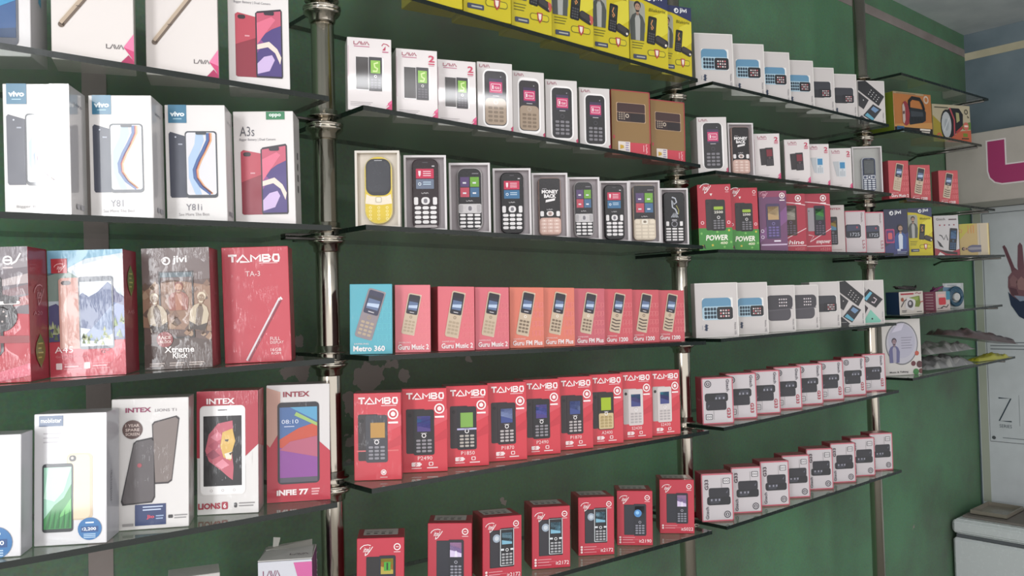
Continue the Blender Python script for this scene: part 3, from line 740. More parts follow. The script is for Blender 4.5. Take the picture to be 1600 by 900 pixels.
def d_g33(b, v):
    b.shell('c9c3c6', '9a2c3e', '9c5058'); f = b.front
    for r in ((0, .97, 1, 1), (0, 0, 1, .03), (0, 0, .035, 1), (.965, 0, 1, 1)): f.rect('carton', 'c2606e', *r, 1)
    base = f
    if v == 'flip':
        base = Face(b, f.W, f.H, lambda u, w, e, p=f.place: p(1-u, 1-w, e))
    f = base
    g = f.sub(.46, .48, .74, .52)
    g.rr('printed_phone', '1d1e24', 0, .5, 1, 1, .1, 2); g.rr('printed_phone', '26262e', .04, 0, .92, .54, .08, 3); g.poly('printed_phone', '3a3c46', [(.4, .6), (.9, .64), (.86, .92), (.5, .9)], 3)
    for x in (.45, .6, .78): g.rect('printed_phone', '9a9aa8', x, .64, x+.06, .76, 4)
    g.poly('printed_phone', '5c5e6c', [(.1, .12), (.2, .3), (.14, .32)], 4)
    f.circ('badge', '504c54', .2, .86, .11, 2, .03); f.circ('badge', '504c54', .2, .86, .055, 2); f.rect('badge', 'dcd8da', .185, .84, .215, .885, 3)
    f.rr('badge#2', '3c3a40', .1, .1, .32, .22, .03, 2); f.rr('badge#2', 'dcd8da', .12, .112, .3, .208, .02, 3); f.circ('badge#2', '3c3a40', .17, .16, .035, 4, .012, 10); f.circ('badge#2', '3c3a40', .25, .16, .035, 4, .012, 10)
    f.rect('lettering', '8a8488', .36, .1, .37, .3, 2)
    f.text('logo', 'Gtech', '44404a', .78, .95, .1, .26, 3, rot=-90, bold=.02)
    f.text('lettering', 'G33', 'a82c40' if v != 'flip' else '4c3a44', .78, .34, .12, .22, 3, rot=-90, bold=.03)
    if v != 'flip': b.left.text('lettering', 'Gtech', 'd89098', .3, .5, .05, .5, 2)

def d_jivi_yellow(b, v):
    b.shell('c4b414', 'a89a1c', 'a8a03c'); f = b.front
    f.poly('carton', '2a3158', [(0, 1), (1, 1), (1, .8), (.35, .9), (0, .92)], 1)
    f.poly('carton', 'd4c838', [(.5, .3), (1, .5), (1, .8), (.6, .7)], 1)
    if v != 'plain':
        g = f.sub(.2, .62, .46, .92, 0); f.rr('printed_person', '9c9c90', -.1, .42, .4, .86, .1, 1)
        person(g, 'printed_person', '4c504c', 'a8a8a4')
    jivi_logo(f, 'logo', .44, .9, .42)
    f.text('lettering', 'Blaktrix', '4c4c14', .5, .755, .045, .44, 3, shear=.2)
    g = f.sub(.57, .5, .22, .62, -6); g.rr('printed_phone', '17171a', 0, 0, 1, 1, .16, 2)
    g.rect('printed_phone', '2c3428', .14, .5, .86, .9, 3); g.line('printed_phone', 'd89058', [(.5, .88), (.35, .72), (.66, .6), (.5, .52), (.4, .62)], .1, 4); keys(g, 'printed_phone', '4c4c50', .12, .05, .88, .42)
    g = f.sub(.82, .36, .36, .2, -22); g.rr('printed_phone', '221f20', 0, 0, 1, 1, .2, 2); g.rr('printed_phone', '3a3638', .05, .3, .8, .9, .15, 3); g.circ('printed_phone', 'e4dcd0', .86, .4, .08, 4)
    if v == 'red': g.poly('printed_phone', 'c0584c', [(.55, 1.2), (.8, 1.3), (1.05, .3), (.9, .1)], 5)
    f.rr('badge', '6c6a20', .45, .15, .92, .235, .06, 2); f.rr('badge', 'cabc20', .465, .16, .905, .225, .05, 3); f.poly('badge', 'a83838', [(.62, .25), (.76, .25), (.75, .17), (.69, .12), (.63, .17)], 4); f.poly('badge', 'e8dcd0', [(.65, .235), (.73, .235), (.72, .18), (.69, .15), (.66, .18)], 5)
    f.rr('lettering', '3a4058', .08, .09, .42, .15, .02, 3); f.rect('lettering', 'a8a8a0', .16, .11, .38, .128, 4)
    f.bars('lettering', '6c6a1c', .06, .3, .3, 3, .035, .012, 2)
def d_jivi_blue(b, v):
    b.shell('232846', '1a1e38', '1e2240'); f = b.front
    f.poly('carton', '34386c', [(0, .2), (1, .5), (1, .1), (0, 0)], 1)
    jivi_logo(f, 'logo', .24, .87, .5)
    g = f.sub(.66, .42, .62, 1.0); person(g, 'printed_person', '2c4c88', 'c4ccd8', 3)
    f.rr('printed_phone', 'b0406a', .04, .28, .42, .58, .05, 2); f.rr('printed_phone', '55306c', .08, .31, .38, .55, .05, 3); f.rr('printed_phone', 'c85c60', .14, .36, .32, .5, .05, 4)
    f.rect('lettering', 'c0c4d0', .5, .11, .64, .15, 5); f.bars('lettering', '8a90a8', .5, .08, .4, 2, .03, .012, 5)
def d_gtech_white(b, v):
    b.shell('c2bebf', '8c4048', 'b0a8a8'); f = b.front
    f.text('logo', 'Gtech', '3a3034', .1, .88, .06, .36, 3); f.rect('logo', '5c4c50', .6, .88, .92, .91, 3)
    for k in range(4): f.circ('badge#%d' % k, ['a83848', '8c3c4c', '5c4860', '8a3440'][k], .24+.19*k, .76, .03, 3)
    f.poly('carton', 'a03844', [(.0, .2), (.35, .14), (.6, .08), (1, .16), (1, 0), (0, 0)], 1); f.poly('carton', '2c2428', [(.1, .16), (.5, .05), (.9, .02), (.9, .08), (.5, .12)], 2); f.poly('carton', 'dcd6d6', [(.2, .1), (.4, .02), (.1, .02)], 3)
    f.poly('carton', '2c2a30', [(.1, .4), (.24, .32), (.36, .2), (.2, .24)], 2); f.line('carton', '2c2a30', [(.2, .52), (.3, .5), (.38, .4), (.48, .52), (.54, .38)], .035, 2)
    keypad_phone(f, 'printed_phone', .75, .4, .3, .86, -6, '17181e', ['3c5c84', '7aa0c8', '2c4468'], '3a6088', '5c88b0', L=4)
def d_yellow_card(b, v):
    b.shell('bba26a', 'b8b0a0', 'a89c88'); f = b.front
    f.rect('carton', 'c2b49c', .6, 0, .97, 1, 1); f.poly('carton', 'b8ac40', [(0, .5), (.5, 1), (.1, 1), (0, .95)], 1)
    for x in (.3, .4, .48): f.line('carton', 'c88a48', [(x, .95), (x, .7)], .03, 2)
    f.rect('carton', 'a8a49c', .66, .05, .69, .97, 2); f.circ('carton', 'c07a50', .04, .78, .06, 2, .02)
    g = f.sub(.36, .22, .3, .7, 90); person(g, 'printed_person', '5c5c74', '8a8890', 3)
    f.rect('carton', 'd8c890', .93, .02, .97, .98, 2)
    b.right.rect('carton', '5c3430', .0, .0, 1, 1, 1); b.right.rect('carton', 'a89478', .7, 0, 1, 1, 2)

def d_torch(b, v):
    f = b.front
    if v == 'orange':
        b.shell('b0703c', '6c7c24', 'a08860')
        f.rect('carton', '1c1818', 0, 0, 1, .14, 1); f.rect('carton', 'a09070', 0, .95, .8, 1, 1); f.poly('carton', 'c08c50', [(0, .14), (1, .14), (1, .3), (0, .2)], 1)
        f.circ('badge', 'c0b0a0', .86, .86, .07, 2, .03); f.rect('badge#2', '3a6c94', .06, .02, .24, .16, 3); f.rect('badge#2', 'c8d0d4', .06, .02, .24, .07, 4); f.rect('badge#2', '1c3c60', .08, .1, .22, .13, 4)
        f.bars('lettering', '8a7050', .08, .955, .5, 1, .02, .025, 2)
        f.bars('lettering', 'd8d0c4', .66, .085, .28, 1, .02, .045, 3); f.bars('lettering', 'c8c0b4', .7, .03, .22, 1, .02, .035, 3)
        g = f.sub(.52, .54, .64, .5)
        g.line('printed_torch', '1c1a1c', [(.3, .58), (.32, .84), (.44, .96), (.76, .94), (.86, .8), (.93, .58)], .1, 4)
        g.poly('printed_torch', '22262a', [(.24, .64), (.94, .6), (1.0, .5), (.98, .22), (.84, .14), (.3, .04)], 4); g.poly('printed_torch', '3c4248', [(.36, .52), (.86, .5), (.88, .36), (.36, .32)], 5)
        for k in range(4): g.line('printed_torch', '14161a', [(.4+.12*k, .3), (.42+.12*k, .16)], .02, 6)
        g.poly('printed_torch', '8c3038', [(.06, .78), (.16, .84), (.26, .74), (.32, .4), (.26, .06), (.16, .0), (.06, .04)], 5); g.poly('printed_torch', 'b8a8a0', [(.02, .68), (.08, .76), (.13, .6), (.13, .2), (.08, .06), (.02, .12)], 6); g.poly('printed_torch', '5c4440', [(.03, .48), (.11, .5), (.11, .4), (.03, .38)], 7)
    else:
        b.shell('b0a68c', 'a08c4c', 'a89c88')
        f.poly('carton', '9c8c34', [(0, 0), (0, .7), (.3, .4), (.4, 0)], 1); f.poly('carton', 'b85c40', [(.3, 0), (1, 0), (1, .34), (.7, .3)], 1); f.poly('carton', '5c7c34', [(.75, .5), (1, .56), (1, .36), (.8, .34)], 2)
        f.bars('lettering', '4c4a3c', .05, .9, .36, 1, .02, .03, 2)
        f.circ('badge', 'c8544c', .15, .15, .06, 3, .025); f.circ('badge#2', 'c06458', .87, .44, .075, 3); f.rect('badge#2', 'e0c8b8', .82, .42, .92, .47, 4)
        f.rect('lettering', '33301c', .74, .09, .93, .12, 3); f.rect('lettering', '6c7c2c', .78, .15, .9, .25, 3)
        g = f.sub(.5, .52, .6, .54)
        g.poly('printed_torch', '1c1c22', [(.2, .86), (.5, 1.04), (.8, 1.04), (1.0, .8), (.98, .45), (.6, .1), (.3, -.1)], 3); g.poly('printed_torch', '9c9a6c', [(.68, .86), (.82, .84), (.84, .58), (.7, .5)], 4)
        g.line('printed_torch', 'a84850', [(.42, 1.0), (.6, .6), (.58, .05)], .06, 4)
        g.circ('printed_torch', '1a1a1e', .26, .42, .27, 5, sy=1.75); g.circ('printed_torch', 'b0b4b6', .24, .42, .215, 6, sy=1.85); g.circ('printed_torch', '9aa0a4', .24, .42, .1, 7, sy=1.85); g.line('printed_torch', 'c8ccce', [(.12, .2), (.36, .66)], .03, 8)
        g.line('printed_torch', 'a03c3c', [(.66, .16), (.95, .36)], .08, 5)
        g = f.sub(.9, .8, .12, .2); g.circ('badge#3', '22201e', .4, .6, .4, 3, .14); g.poly('badge#3', '22201e', [(.6, .3), (1, .1), (.8, 0)], 3)
def price_sticker(f, cx, cy, r, col='2c6ca4'):
    f.circ('sticker', col, cx, cy, r, 4, n=24); k = f.W/f.H
    f.rect('sticker', '1c4880', cx-r*.72, cy-r*.28*k, cx+r*.72, cy+r*.22*k, 5)
    f.text('sticker', '2,200', 'f0f4f8', cx-r*.5, cy-r*.18*k, r*.32*k, r*1.05, 6, bold=.02)
    f.rect('sticker', 'd4e4f0', cx-r*.62, cy-r*.1*k, cx-r*.56, cy+r*.1*k, 6)
    f.rect('sticker', 'dce8f4', cx-r*.35, cy+r*.5*k, cx+r*.35, cy+r*.62*k, 5)
    for j in (-.45, -.6, -.75): f.rect('sticker', 'a8c4dc', cx-r*.5, cy+(j-.05)*r*k, cx+r*.5, cy+(j+.03)*r*k, 5)
def d_oppo(b, v=None):
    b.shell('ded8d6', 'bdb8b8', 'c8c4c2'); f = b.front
    f.rect('logo', '2c7a50', .55, .925, .86, .995, 2); f.text('logo', 'oppo', 'e8f0ea', .6, .942, .034, .2, 3, bold=.03)
    f.text('lettering', 'A3s', '55525a', .11, .78, .085, .24, 3); f.text('lettering', 'Bigger Battery | Dual Camera', '77747a', .1, .735, .026, .6, 3)
    g = f.sub(.29, .375, .35, 1.1); g.poly('printed_phone', '8c2c3c', [(0, .02), (.08, 0), (1, 0), (1, .94), (.12, 1), (0, .97)], 1)
    g.poly('printed_phone', 'b84454', [(0, .5), (1, .62), (1, .94), (.12, 1), (0, .97)], 2); g.rr('printed_phone', '2c1c22', .12, .9, .48, .965, .1, 3); g.rect('printed_phone', 'd8a0a8', .44, .63, .66, .65, 3)
    g = f.sub(.665, .4, .44, 1.2)
    g.poly('printed_phone', '2c2430', [(.03, 0), (.97, 0), (1, .03), (1, .97), (.95, 1), (.08, .95), (0, .92), (0, .03)], 3)
    for col, pts in (('4a3a78', [(.05, .025), (.95, .025), (.95, .97), (.05, .92)]), ('c0546c', [(.05, .55), (.6, .7), (.95, .76), (.95, .97), (.05, .92)]), ('8a4a88', [(.05, .35), (.3, .5), (.05, .6)]),
                     ('d86a84', [(.05, .47), (.75, .84), (.6, .88), (.05, .78)]), ('e8d4c8', [(.05, .4), (.45, .44), (.72, .36), (.9, .2), (.95, .3), (.8, .42), (.5, .52), (.05, .47)]), ('c8b0d8', [(.05, .05), (.5, .1), (.7, .26), (.6, .33), (.3, .3), (.05, .2)])):
        g.poly('printed_phone', col, pts, 4 if col == '4a3a78' else 5 if col in ('c0546c', '8a4a88', 'c8b0d8') else 6)
    g.rr('printed_phone', '2c2430', .32, .9, .7, .96, .06, 7)
    for k in range(4): b.right.rect('carton', '55525a', .45, .3+.1*k, .62, .36+.1*k, 1)
def d_vivo(b, v):
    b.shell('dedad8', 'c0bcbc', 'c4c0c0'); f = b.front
    x0 = .06 if v != 'big' else .06
    f.rect('logo', '2b7090', x0, .845, x0+.3, 1.0, 2)
    f.text('logo', 'vivo', 'e6f0f4', x0+.03, .9, .042, .24, 3, bold=.045); f.rect('logo', '9cc4d4', x0+.08, .876, x0+.22, .884, 3)
    if v == 'big':
        f.poly('carton', 'bca4a0', [(.7, 1), (1, 1), (1, .86), (.88, .88), (.78, .92)], 2); f.text('lettering', '32GB', 'f0e8e4', .8, .925, .036, .17, 3, rot=0)
    y0 = .49 if v != 'big' else .5
    g = f.sub(.2 if v != 'big' else .19, y0, .28, 1.14); g.poly('printed_phone', '3a3e4e', [(.02, .03), (.1, 0), (1, 0), (1, .93), (.1, 1), (0, .97)], 1); g.circ('printed_phone', 'c8ccd8', .4, .92, .05, 2)
    g.rect('printed_phone', '9a9eac', .55, .8, .8, .82, 2)
    g = f.sub(.59 if v != 'big' else .6, y0, .53, 1.16)
    g.rr('printed_phone', '3c4048', 0, 0, 1, 1, .1, 3); g.rr('printed_phone', 'd8d6da', .04, .045, .96, .98, .08, 4)
    g.poly('printed_phone', 'a8c0dc', [(.35, .98), (.55, .98), (.6, .86), (.4, .62), (.3, .45), (.35, .25), (.5, .05), (.3, .05), (.1, .3), (.1, .6), (.3, .8)], 5)
    for col, ox, wd in (('3c5c94', 0, .07), ('c86a58', .06, .03), ('e0a878', .1, .03)):
        g.line('printed_phone', col, [(.72+ox, .97), (.72+ox, .86), (.58+ox, .72), (.4+ox, .56), (.28+ox, .42), (.3+ox, .3), (.48+ox, .17), (.78+ox*.6, .06)], wd*1.6, 6)
    g.rr('printed_phone', '3c4048', .34, .945, .68, .99, .05, 7)
    t = {'y8': 'Y81', 'y81': 'Y81i', 'big': ''}[v]
    if t: f.text('lettering', t, '77747c', .32, .1, .055, .2 if v == 'y8' else .26, 3)
    f.text('lettering', 'Bigger Battery' if v == 'big' else 'See More The Best', 'a09a9c', .2 if v != 'big' else .18, .055, .024, .5, 3)
    b.right.text('lettering', 'vivo', '6c6a70', .25, .86, .03, .5, 2); b.right.rr('lettering', '8a8890', .3, .06, .48, .1, .03, 2); b.right.rect('lettering', '8a8890', .54, .06, .78, .1, 2)
def d_lavabig(b, v=None):
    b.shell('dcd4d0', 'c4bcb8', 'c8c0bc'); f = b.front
    f.line('printed_phone', '6c5c50', [(.12, .27), (.72, .74)], .075, 2); f.line('printed_phone', 'b8a490', [(.11, .28), (.71, .75)], .045, 3); f.line('printed_phone', 'd8ccc0', [(.1, .3), (.69, .76)], .012, 4)
    f.circ('printed_phone', '6c5c50', .12, .27, .04, 2)
    f.rect('printed_phone', '4c4440', .3, .42, .36, .425, 5)
    lava_logo(f, 'logo', .66, .112, .21, .034, '4c4448')
    f.poly('carton', 'c83c70', [(.87, .13), (1, .24), (1, 0), (.97, .05)], 2); f.poly('carton', 'a82858', [(.82, 0), (.93, .07), (1, .02), (1, 0)], 3); f.poly('carton', 'e07aa0', [(.87, .13), (1, .24), (1, .1)], 3)
def d_bluescreen(b, v=None):
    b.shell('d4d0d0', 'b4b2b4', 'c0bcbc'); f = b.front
    g = f.sub(.5, .5, .68, 1.36); g.rr('printed_phone', '55565e', 0, 0, 1, 1, .12, 2); g.rr('printed_phone', '1c4a80', .05, .09, .95, .92, .02, 3)
    g.poly('printed_phone', '2c88b8', [(.05, .3), (.95, .5), (.95, .75), (.05, .6)], 4); g.poly('printed_phone', '5cc0d8', [(.05, .6), (.95, .75), (.95, .92), (.05, .92)], 4); g.poly('printed_phone', '183860', [(.05, .09), (.95, .09), (.95, .2), (.05, .16)], 4)
    b.right.poly('carton', '4c98b8', [(.45, .55), (.62, .52), (.6, .6), (.7, .68), (.58, .75), (.66, .85), (.5, .9), (.42, .75), (.52, .66)], 1)
def d_power_red(b, v=None):
    b.shell('b03440', '842431', '94404a'); f = b.front
    f.poly('carton', '6c6268', [(0, .55), (1, .5), (1, 1), (0, 1)], 1)
    for y, c in ((.9, '8c8488'), (.78, 'a89a9a'), (.7, '7a5c60'), (.62, '9c5c5c')): f.poly('carton', c, [(0, y), (.3, y+.03), (.7, y-.02), (1, y+.02), (1, y-.05), (.5, y-.08), (0, y-.04)], 2)
    f.circ('logo', 'f0e8e8', .76, .9, .06, 3, .02); f.rect('logo', 'f0e8e8', .72, .893, .8, .907, 3); f.line('logo', 'f0e8e8', [(.8, .87), (.86, .89), (.92, .95)], .022, 3); f.rect('logo', 'd8c8c8', .7, .842, .82, .85, 3)
    g = f.sub(.3, .5, .78, 1.06); g.line('printed_phone', '2c2628', [(.05, .02), (.93, .02), (.97, .06), (.97, .94), (.93, .98), (.05, .98)], .05, 3); g.line('printed_phone', '8c8488', [(.06, .05), (.9, .05), (.93, .95), (.06, .95)], .012, 4)
    f.circ('carton', '2a2528', .66, .49, .2, 4, n=26); f.circ('carton', '4a4448', .66, .49, .13, 5, .02); f.circ('carton', '3c3639', .3, .47, .22, 4, n=26)
    for k in range(6): f.circ('carton', 'b8a8a4', .66+.07*math.cos(k), .49+.04*math.sin(k), .014, 6, n=6)
    f.poly('carton', '332c2e', [(0, .5), (.5, .6), (.62, .66), (.9, .62), (.86, .59), (.5, .42), (0, .4)], 5); f.rr('carton', 'd8d0cc', .58, .575, .9, .6, .02, 6); f.rr('carton', '2a2528', .7, .58, .86, .61, .02, 7)
    f.poly('carton', '8c3c40', [(.0, .36), (1, .34), (1, .29), (0, .3)], 5); f.text('lettering', '5000mAh', 'ecdcd8', .12, .305, .034, .52, 6, bold=.02)
    f.text('lettering', 'Power', 'f0dcdc', .02, .165, .055, .5, 6, bold=.01); f.poly('carton', 'c8566a', [(.1, 0), (1, .14), (1, .05), (.5, 0)], 5)
    leaf(b.right, .5, .22)
    b.right.text('lettering', 'A20', 'b07078', .2, .49, .03, .45, 2); itel_mark(b.right, 'lettering', .25, .56, .5, 'b87880', 2)
def leaf(f, cx, cy):
    f.poly('side_sticker', '5a6a2c', [(cx, cy+.13), (cx+.2, cy+.06), (cx+.26, cy), (cx+.2, cy-.06), (cx, cy-.13), (cx-.2, cy-.06), (cx-.26, cy), (cx-.2, cy+.06)], 2)
    for k in range(4): f.rect('side_sticker', 'a8a85c', cx-.14, cy+.05-.035*k, cx+.12-.08*(k % 2), cy+.06-.035*k, 3)
def d_a45(b, v=None):
    b.shell('b83a48', '7c2734', '843440'); f = b.front
    f.rect('carton', 'b8c4cc', 0, .28, 1, 1, 1)
    f.poly('carton', '6a9cb4', [(0, .8), (0, 1), (1, 1), (1, .97), (.5, .93), (.2, .84)], 2); f.poly('carton', '7c9088', [(0, .6), (0, .82), (.25, .84), (.45, .76), (.2, .6)], 2); f.poly('carton', 'd4d8dc', [(.3, .86), (.9, .95), (1, .9), (1, .7), (.6, .66)], 2)
    f.poly('carton', '4a4a72', [(0, .28), (0, .56), (.1, .58), (.25, .5), (.4, .6), (.6, .63), (.75, .72), (.82, .76), (.9, .66), (1, .62), (1, .28)], 3)
    f.poly('carton', '6a78a0', [(.5, .3), (.6, .55), (.75, .6), (1, .55), (1, .3)], 4)
    random.seed(4)
    for k in range(46):
        x = random.random(); y = .29+.2*random.random()*(x if x > .3 else .5); s = .018+.02*random.random()
        f.poly('carton', random.choice(['6c7c50', '8c9c6c', '58684c', 'a8b088']), [(x-s, y), (x+s, y), (x+s*.2, y+s*1.6), (x, y+s*2.2), (x-s*.3, y+s*1.4)], 5)
    f.rect('carton', 'b83a48', 0, 0, 1, .275, 6); f.poly('carton', 'c8525e', [(0, .0), (.6, .0), (1, .2), (1, .26), (.4, .08)], 7)
    f.rect('logo', 'a8242f', .05, .82, .26, .935, 6); itel_mark(f, 'logo', .09, .825, .14, 'e8b8b8', 7)
    g = f.sub(.29, .5, .3, 1.0); g.poly('printed_phone', 'c49084', [(.03, .0), (1, .0), (1, 1), (.12, 1), (0, .97), (0, .02)], 7); g.rect('printed_phone', 'd4a89c', .1, .02, .35, .96, 8); g.rr('printed_phone', '3c2c2c', .12, .9, .55, .96, .12, 9); g.rect('printed_phone', '9c6c64', .75, .78, .9, .79, 9)
    g = f.sub(.63, .5, .46, 1.02); g.rr('printed_phone', '6c7078', 0, 0, 1, 1, .08, 8); g.rect('printed_phone', 'ccd4dc', .04, .04, .96, .93, 9)
    g.poly('printed_phone', '586488', [(.04, .3), (.04, .75), (.12, .78), (.3, .72), (.55, .78), (.85, .92), (.96, .88), (.96, .2)], 10); g.poly('printed_phone', '7484a4', [(.04, .14), (.4, .3), (.96, .6), (.96, .2), (.5, .1)], 11)
    for k in range(22):
        x = .06+.86*random.random(); y = .05+.12*random.random()+.14*(x > .7)*random.random(); s = .05
        g.poly('printed_phone', random.choice(['8c9a60', '6c7c54', 'a8ac7c']), [(x-s, y), (x+s, y), (x, y+s*1.3)], 12)
    f.text('lettering', 'A45', 'f0dcdc', .07, .19, .05, .24, 8); f.text('lettering', 'Go full, Click Smart', 'd89098', .08, .15, .02, .42, 8)
    for x in (.08, .45): f.rr('lettering', 'e8d0d0', x, .06, x+.08, .11, .01, 8); f.line('lettering', 'd8a0a4', [(x+.1, .1), (x+.34, .1), (x+.34, .06), (x+.1, .06)], .006, 8); f.rect('lettering', 'd8a8ac', x+.11, .075, x+.3, .086, 8)
    price_sticker(f, .78, .19, .155, '3a78ac')
    leaf(b.right, .5, .75); b.right.text('lettering', 'A45', 'b47880', .2, .48, .03, .5, 2)
def d_xtreme(b, v=None):
    b.shell('5c4640', '6c2e34', '6a5550'); f = b.front
    f.poly('carton', '6a5a58', [(0, .7), (1, .74), (1, 1), (0, 1)], 1); f.poly('carton', '8c6a54', [(0, .66), (.4, .74), (1, .68), (1, .3), (0, .35)], 1); f.poly('carton', '4c3a34', [(0, 0), (1, 0), (1, .22), (.5, .28), (0, .2)], 1)
    random.seed(9)
    for k in range(40):
        x, y = random.random(), .25+.45*random.random(); s = .02+.05*random.random()
        f.poly('carton', random.choice(['7a5a48', '94745c', '5c4438', 'a0846c']), [(x-s, y), (x, y-s*.4), (x+s*1.2, y), (x+s*.3, y+s*.8)], 2)
    jivi_logo(f, 'logo', .3, .86, .38, 'ece6e4')
    g = f.sub(.5, .53, .52, 1.06); g.line('printed_phone', '2a2424', [(.03, .02), (.03, .98), (.97, .98), (.97, .02), (.03, .02)], .05, 5); g.rect('printed_phone', '55636a', .05, .9, .95, .97, 4)
    # three printed figures in front of the dust
    g = f.sub(.53, .6, .36, .44); person(g, 'printed_person', '8a4c3c', 'a06850', 5, '7a3c30', 'b08468')
    for cx, s in ((.2, 1), (.84, -1)):
        g = f.sub(cx, .48, .34, .62, 8*s); person(g, 'printed_person', 'b8a890', '6c5a4c', 6, 'c8b8a0', '8a7058'); g.poly('printed_person', '3c2e28', [(.2, -.1), (.8, -.15), (.9, .2), (.5, .1), (.1, .2)], 8)
    f.circ('sticker', '8c3c3c', .31, .245, .12, 7, n=22); f.text('sticker', 'FACE', 'e0ccc4', .22, .25, .024, .18, 8, bold=.02); f.text('sticker', 'UNLOCK', 'e0ccc4', .21, .215, .022, .2, 8, bold=.02)
    f.text('lettering', 'Xtreme', 'f0e8e4', .3, .135, .05, .44, 7, bold=.02); f.text('lettering', 'Klick', 'f0e8e4', .42, .088, .044, .22, 7, bold=.02)
    for x in (.08, .37, .66): f.bars('lettering', 'b8a8a0', x, .045, .22, 2, .018, .008, 7)
    b.right.text('lettering', 'jivi', '94606a', .3, .6, .03, .4, 2)
def d_tambo_big(b, v=None):
    b.shell('bc3c4a', '8c2836', '94404a'); f = b.front
    tambo_word(f, 'logo', .1, .87, .76, .06, 'ecdcdc'); f.rect('logo', 'd8989c', .56, .852, .84, .862, 3)
    f.text('lettering', 'TA-3', 'e8cccc', .35, .745, .045, .22, 3)
    f.line('printed_phone', 'd8ccd0', [(.33, .02), (.85, .55)], .032, 2); f.line('printed_phone', '7c3444', [(.36, .01), (.87, .53)], .014, 3); f.line('printed_phone', 'ece4e4', [(.84, .53), (.87, .555), (.885, .535)], .03, 3); f.line('printed_phone', '9c8c94', [(.345, .02), (.86, .545)], .006, 4)
    f.text('lettering', 'FULL', 'ecd4d4', .69, .185, .03, .15, 3); f.text('lettering', 'DISPLAY', 'ecd4d4', .69, .155, .024, .2, 3); f.text('lettering', '16GB', 'ecd4d4', .69, .09, .028, .16, 3); f.text('lettering', 'ROM', 'ecd4d4', .7, .062, .02, .14, 3)
def d_mobistar(b, v):
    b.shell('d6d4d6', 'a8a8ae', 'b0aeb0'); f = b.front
    if v == 'slim':
        f.circ('logo', '9a98a0', .58, .92, .045, 2, .012)
        g = f.sub(.3, .42, .46, 1.0); g.rr('printed_phone', '8c8474', 0, 0, 1, 1, .1, 1); g.rr('printed_phone', 'c8bca4', .04, .02, .96, .98, .09, 2)
        price_sticker(f, .68, .12, .22); return
    f.rect('logo', '3a5478', .07, .905, .4, .985, 2); f.text('logo', 'mobiistar', 'e8ecf2', .095, .932, .034, .28, 3, bold=.02)
    f.bars('lettering', 'b8b4b8', .13, .845, .24, 3, .033, .01, 2)
    g = f.sub(.63, .44, .36, .98); g.rr('printed_phone', 'c8b498', 0, 0, 1, 1, .2, 1); g.rr('printed_phone', 'd8c8ac', .04, .02, .9, .98, .2, 2); g.rr('printed_phone', '3c3a3c', .1, .88, .36, .97, .1, 3); g.circ('printed_phone', 'b8b0a8', .22, .93, .06, 4)
    g = f.sub(.33, .36, .42, 1.0); g.rr('printed_phone', '2c3034', 0, 0, 1, 1, .1, 4); g.rect('printed_phone', '8fc0a8', .05, .05, .95, .95, 5)
    g.poly('printed_phone', '3c8c4c', [(.05, .05), (.95, .05), (.95, .7), (.7, .5), (.4, .4), (.05, .2)], 6); g.poly('printed_phone', 'b8dcc8', [(.05, .5), (.4, .45), (.7, .6), (.95, .95), (.2, .95)], 6); g.poly('printed_phone', '68b868', [(.5, .2), (.95, .3), (.95, .5)], 7)
    for k in range(5): g.poly('printed_phone', '2c6c3c', [(.1+.17*k, .06), (.2+.17*k, .06), (.3+.15*k, .34)], 8)
    price_sticker(f, .77, .115, .165)
    b.right.text('lettering', 'mobiistar', '7c7c84', .4, .3, .16, .25, 2, rot=90)
def d_lions_t1(b, v=None):
    b.shell('d8d4d2', '8a8684', '9a9490'); f = b.front
    f.text('logo', 'INTEX', '8c3058', .18, .895, .036, .33, 3, bold=.03); f.text('lettering', 'LIONS T1', '8a8488', .56, .895, .022, .28, 3)
    f.circ('sticker', '5c4440', .27, .765, .13, 3, n=24)
    for k, t in enumerate(('1 YEAR', 'SPARE', 'SCREEN')): f.text('sticker', t, 'd8c4bc', .18, .785-.033*k, .022, .18, 4, bold=.02)
    def slab(pts, c1, c2):
        f.poly('printed_phone', c1, pts, 2); cx = sum(p[0] for p in pts)/len(pts); cy = sum(p[1] for p in pts)/len(pts)
        f.poly('printed_phone', c2, [(cx+(p[0]-cx)*.92, cy+(p[1]-cy)*.95) for p in pts], 3)
    slab([(.52, .8), (.55, .82), (.84, .86), (.88, .84), (.78, .36), (.73, .34), (.55, .34)], '3a3436', '7c706c')
    slab([(.28, .66), (.32, .68), (.52, .7), (.56, .68), (.56, .24), (.52, .2), (.14, .19), (.12, .22)], '2e2a2e', '5c5658')
    f.circ('printed_phone', 'a04a54', .36, .49, .03, 5)
    f.rect('offer_sticker', '2c3c68', .3, .03, .7, .19, 3); f.bars('offer_sticker', 'b8c4dc', .4, .165, .26, 2, .022, .01, 4); f.text('offer_sticker', 'Jio', 'd84a5c', .45, .075, .034, .1, 4, bold=.03); f.bars('offer_sticker', '9ab0d0', .57, .095, .1, 2, .02, .008, 4)
    f.rr('lettering', '3c3a3c', .73, .075, .79, .1, .01, 3); f.bars('lettering', '8a8888', .81, .09, .17, 2, .02, .008, 3); f.rect('lettering', '9c9898', .14, .03, .28, .05, 3)
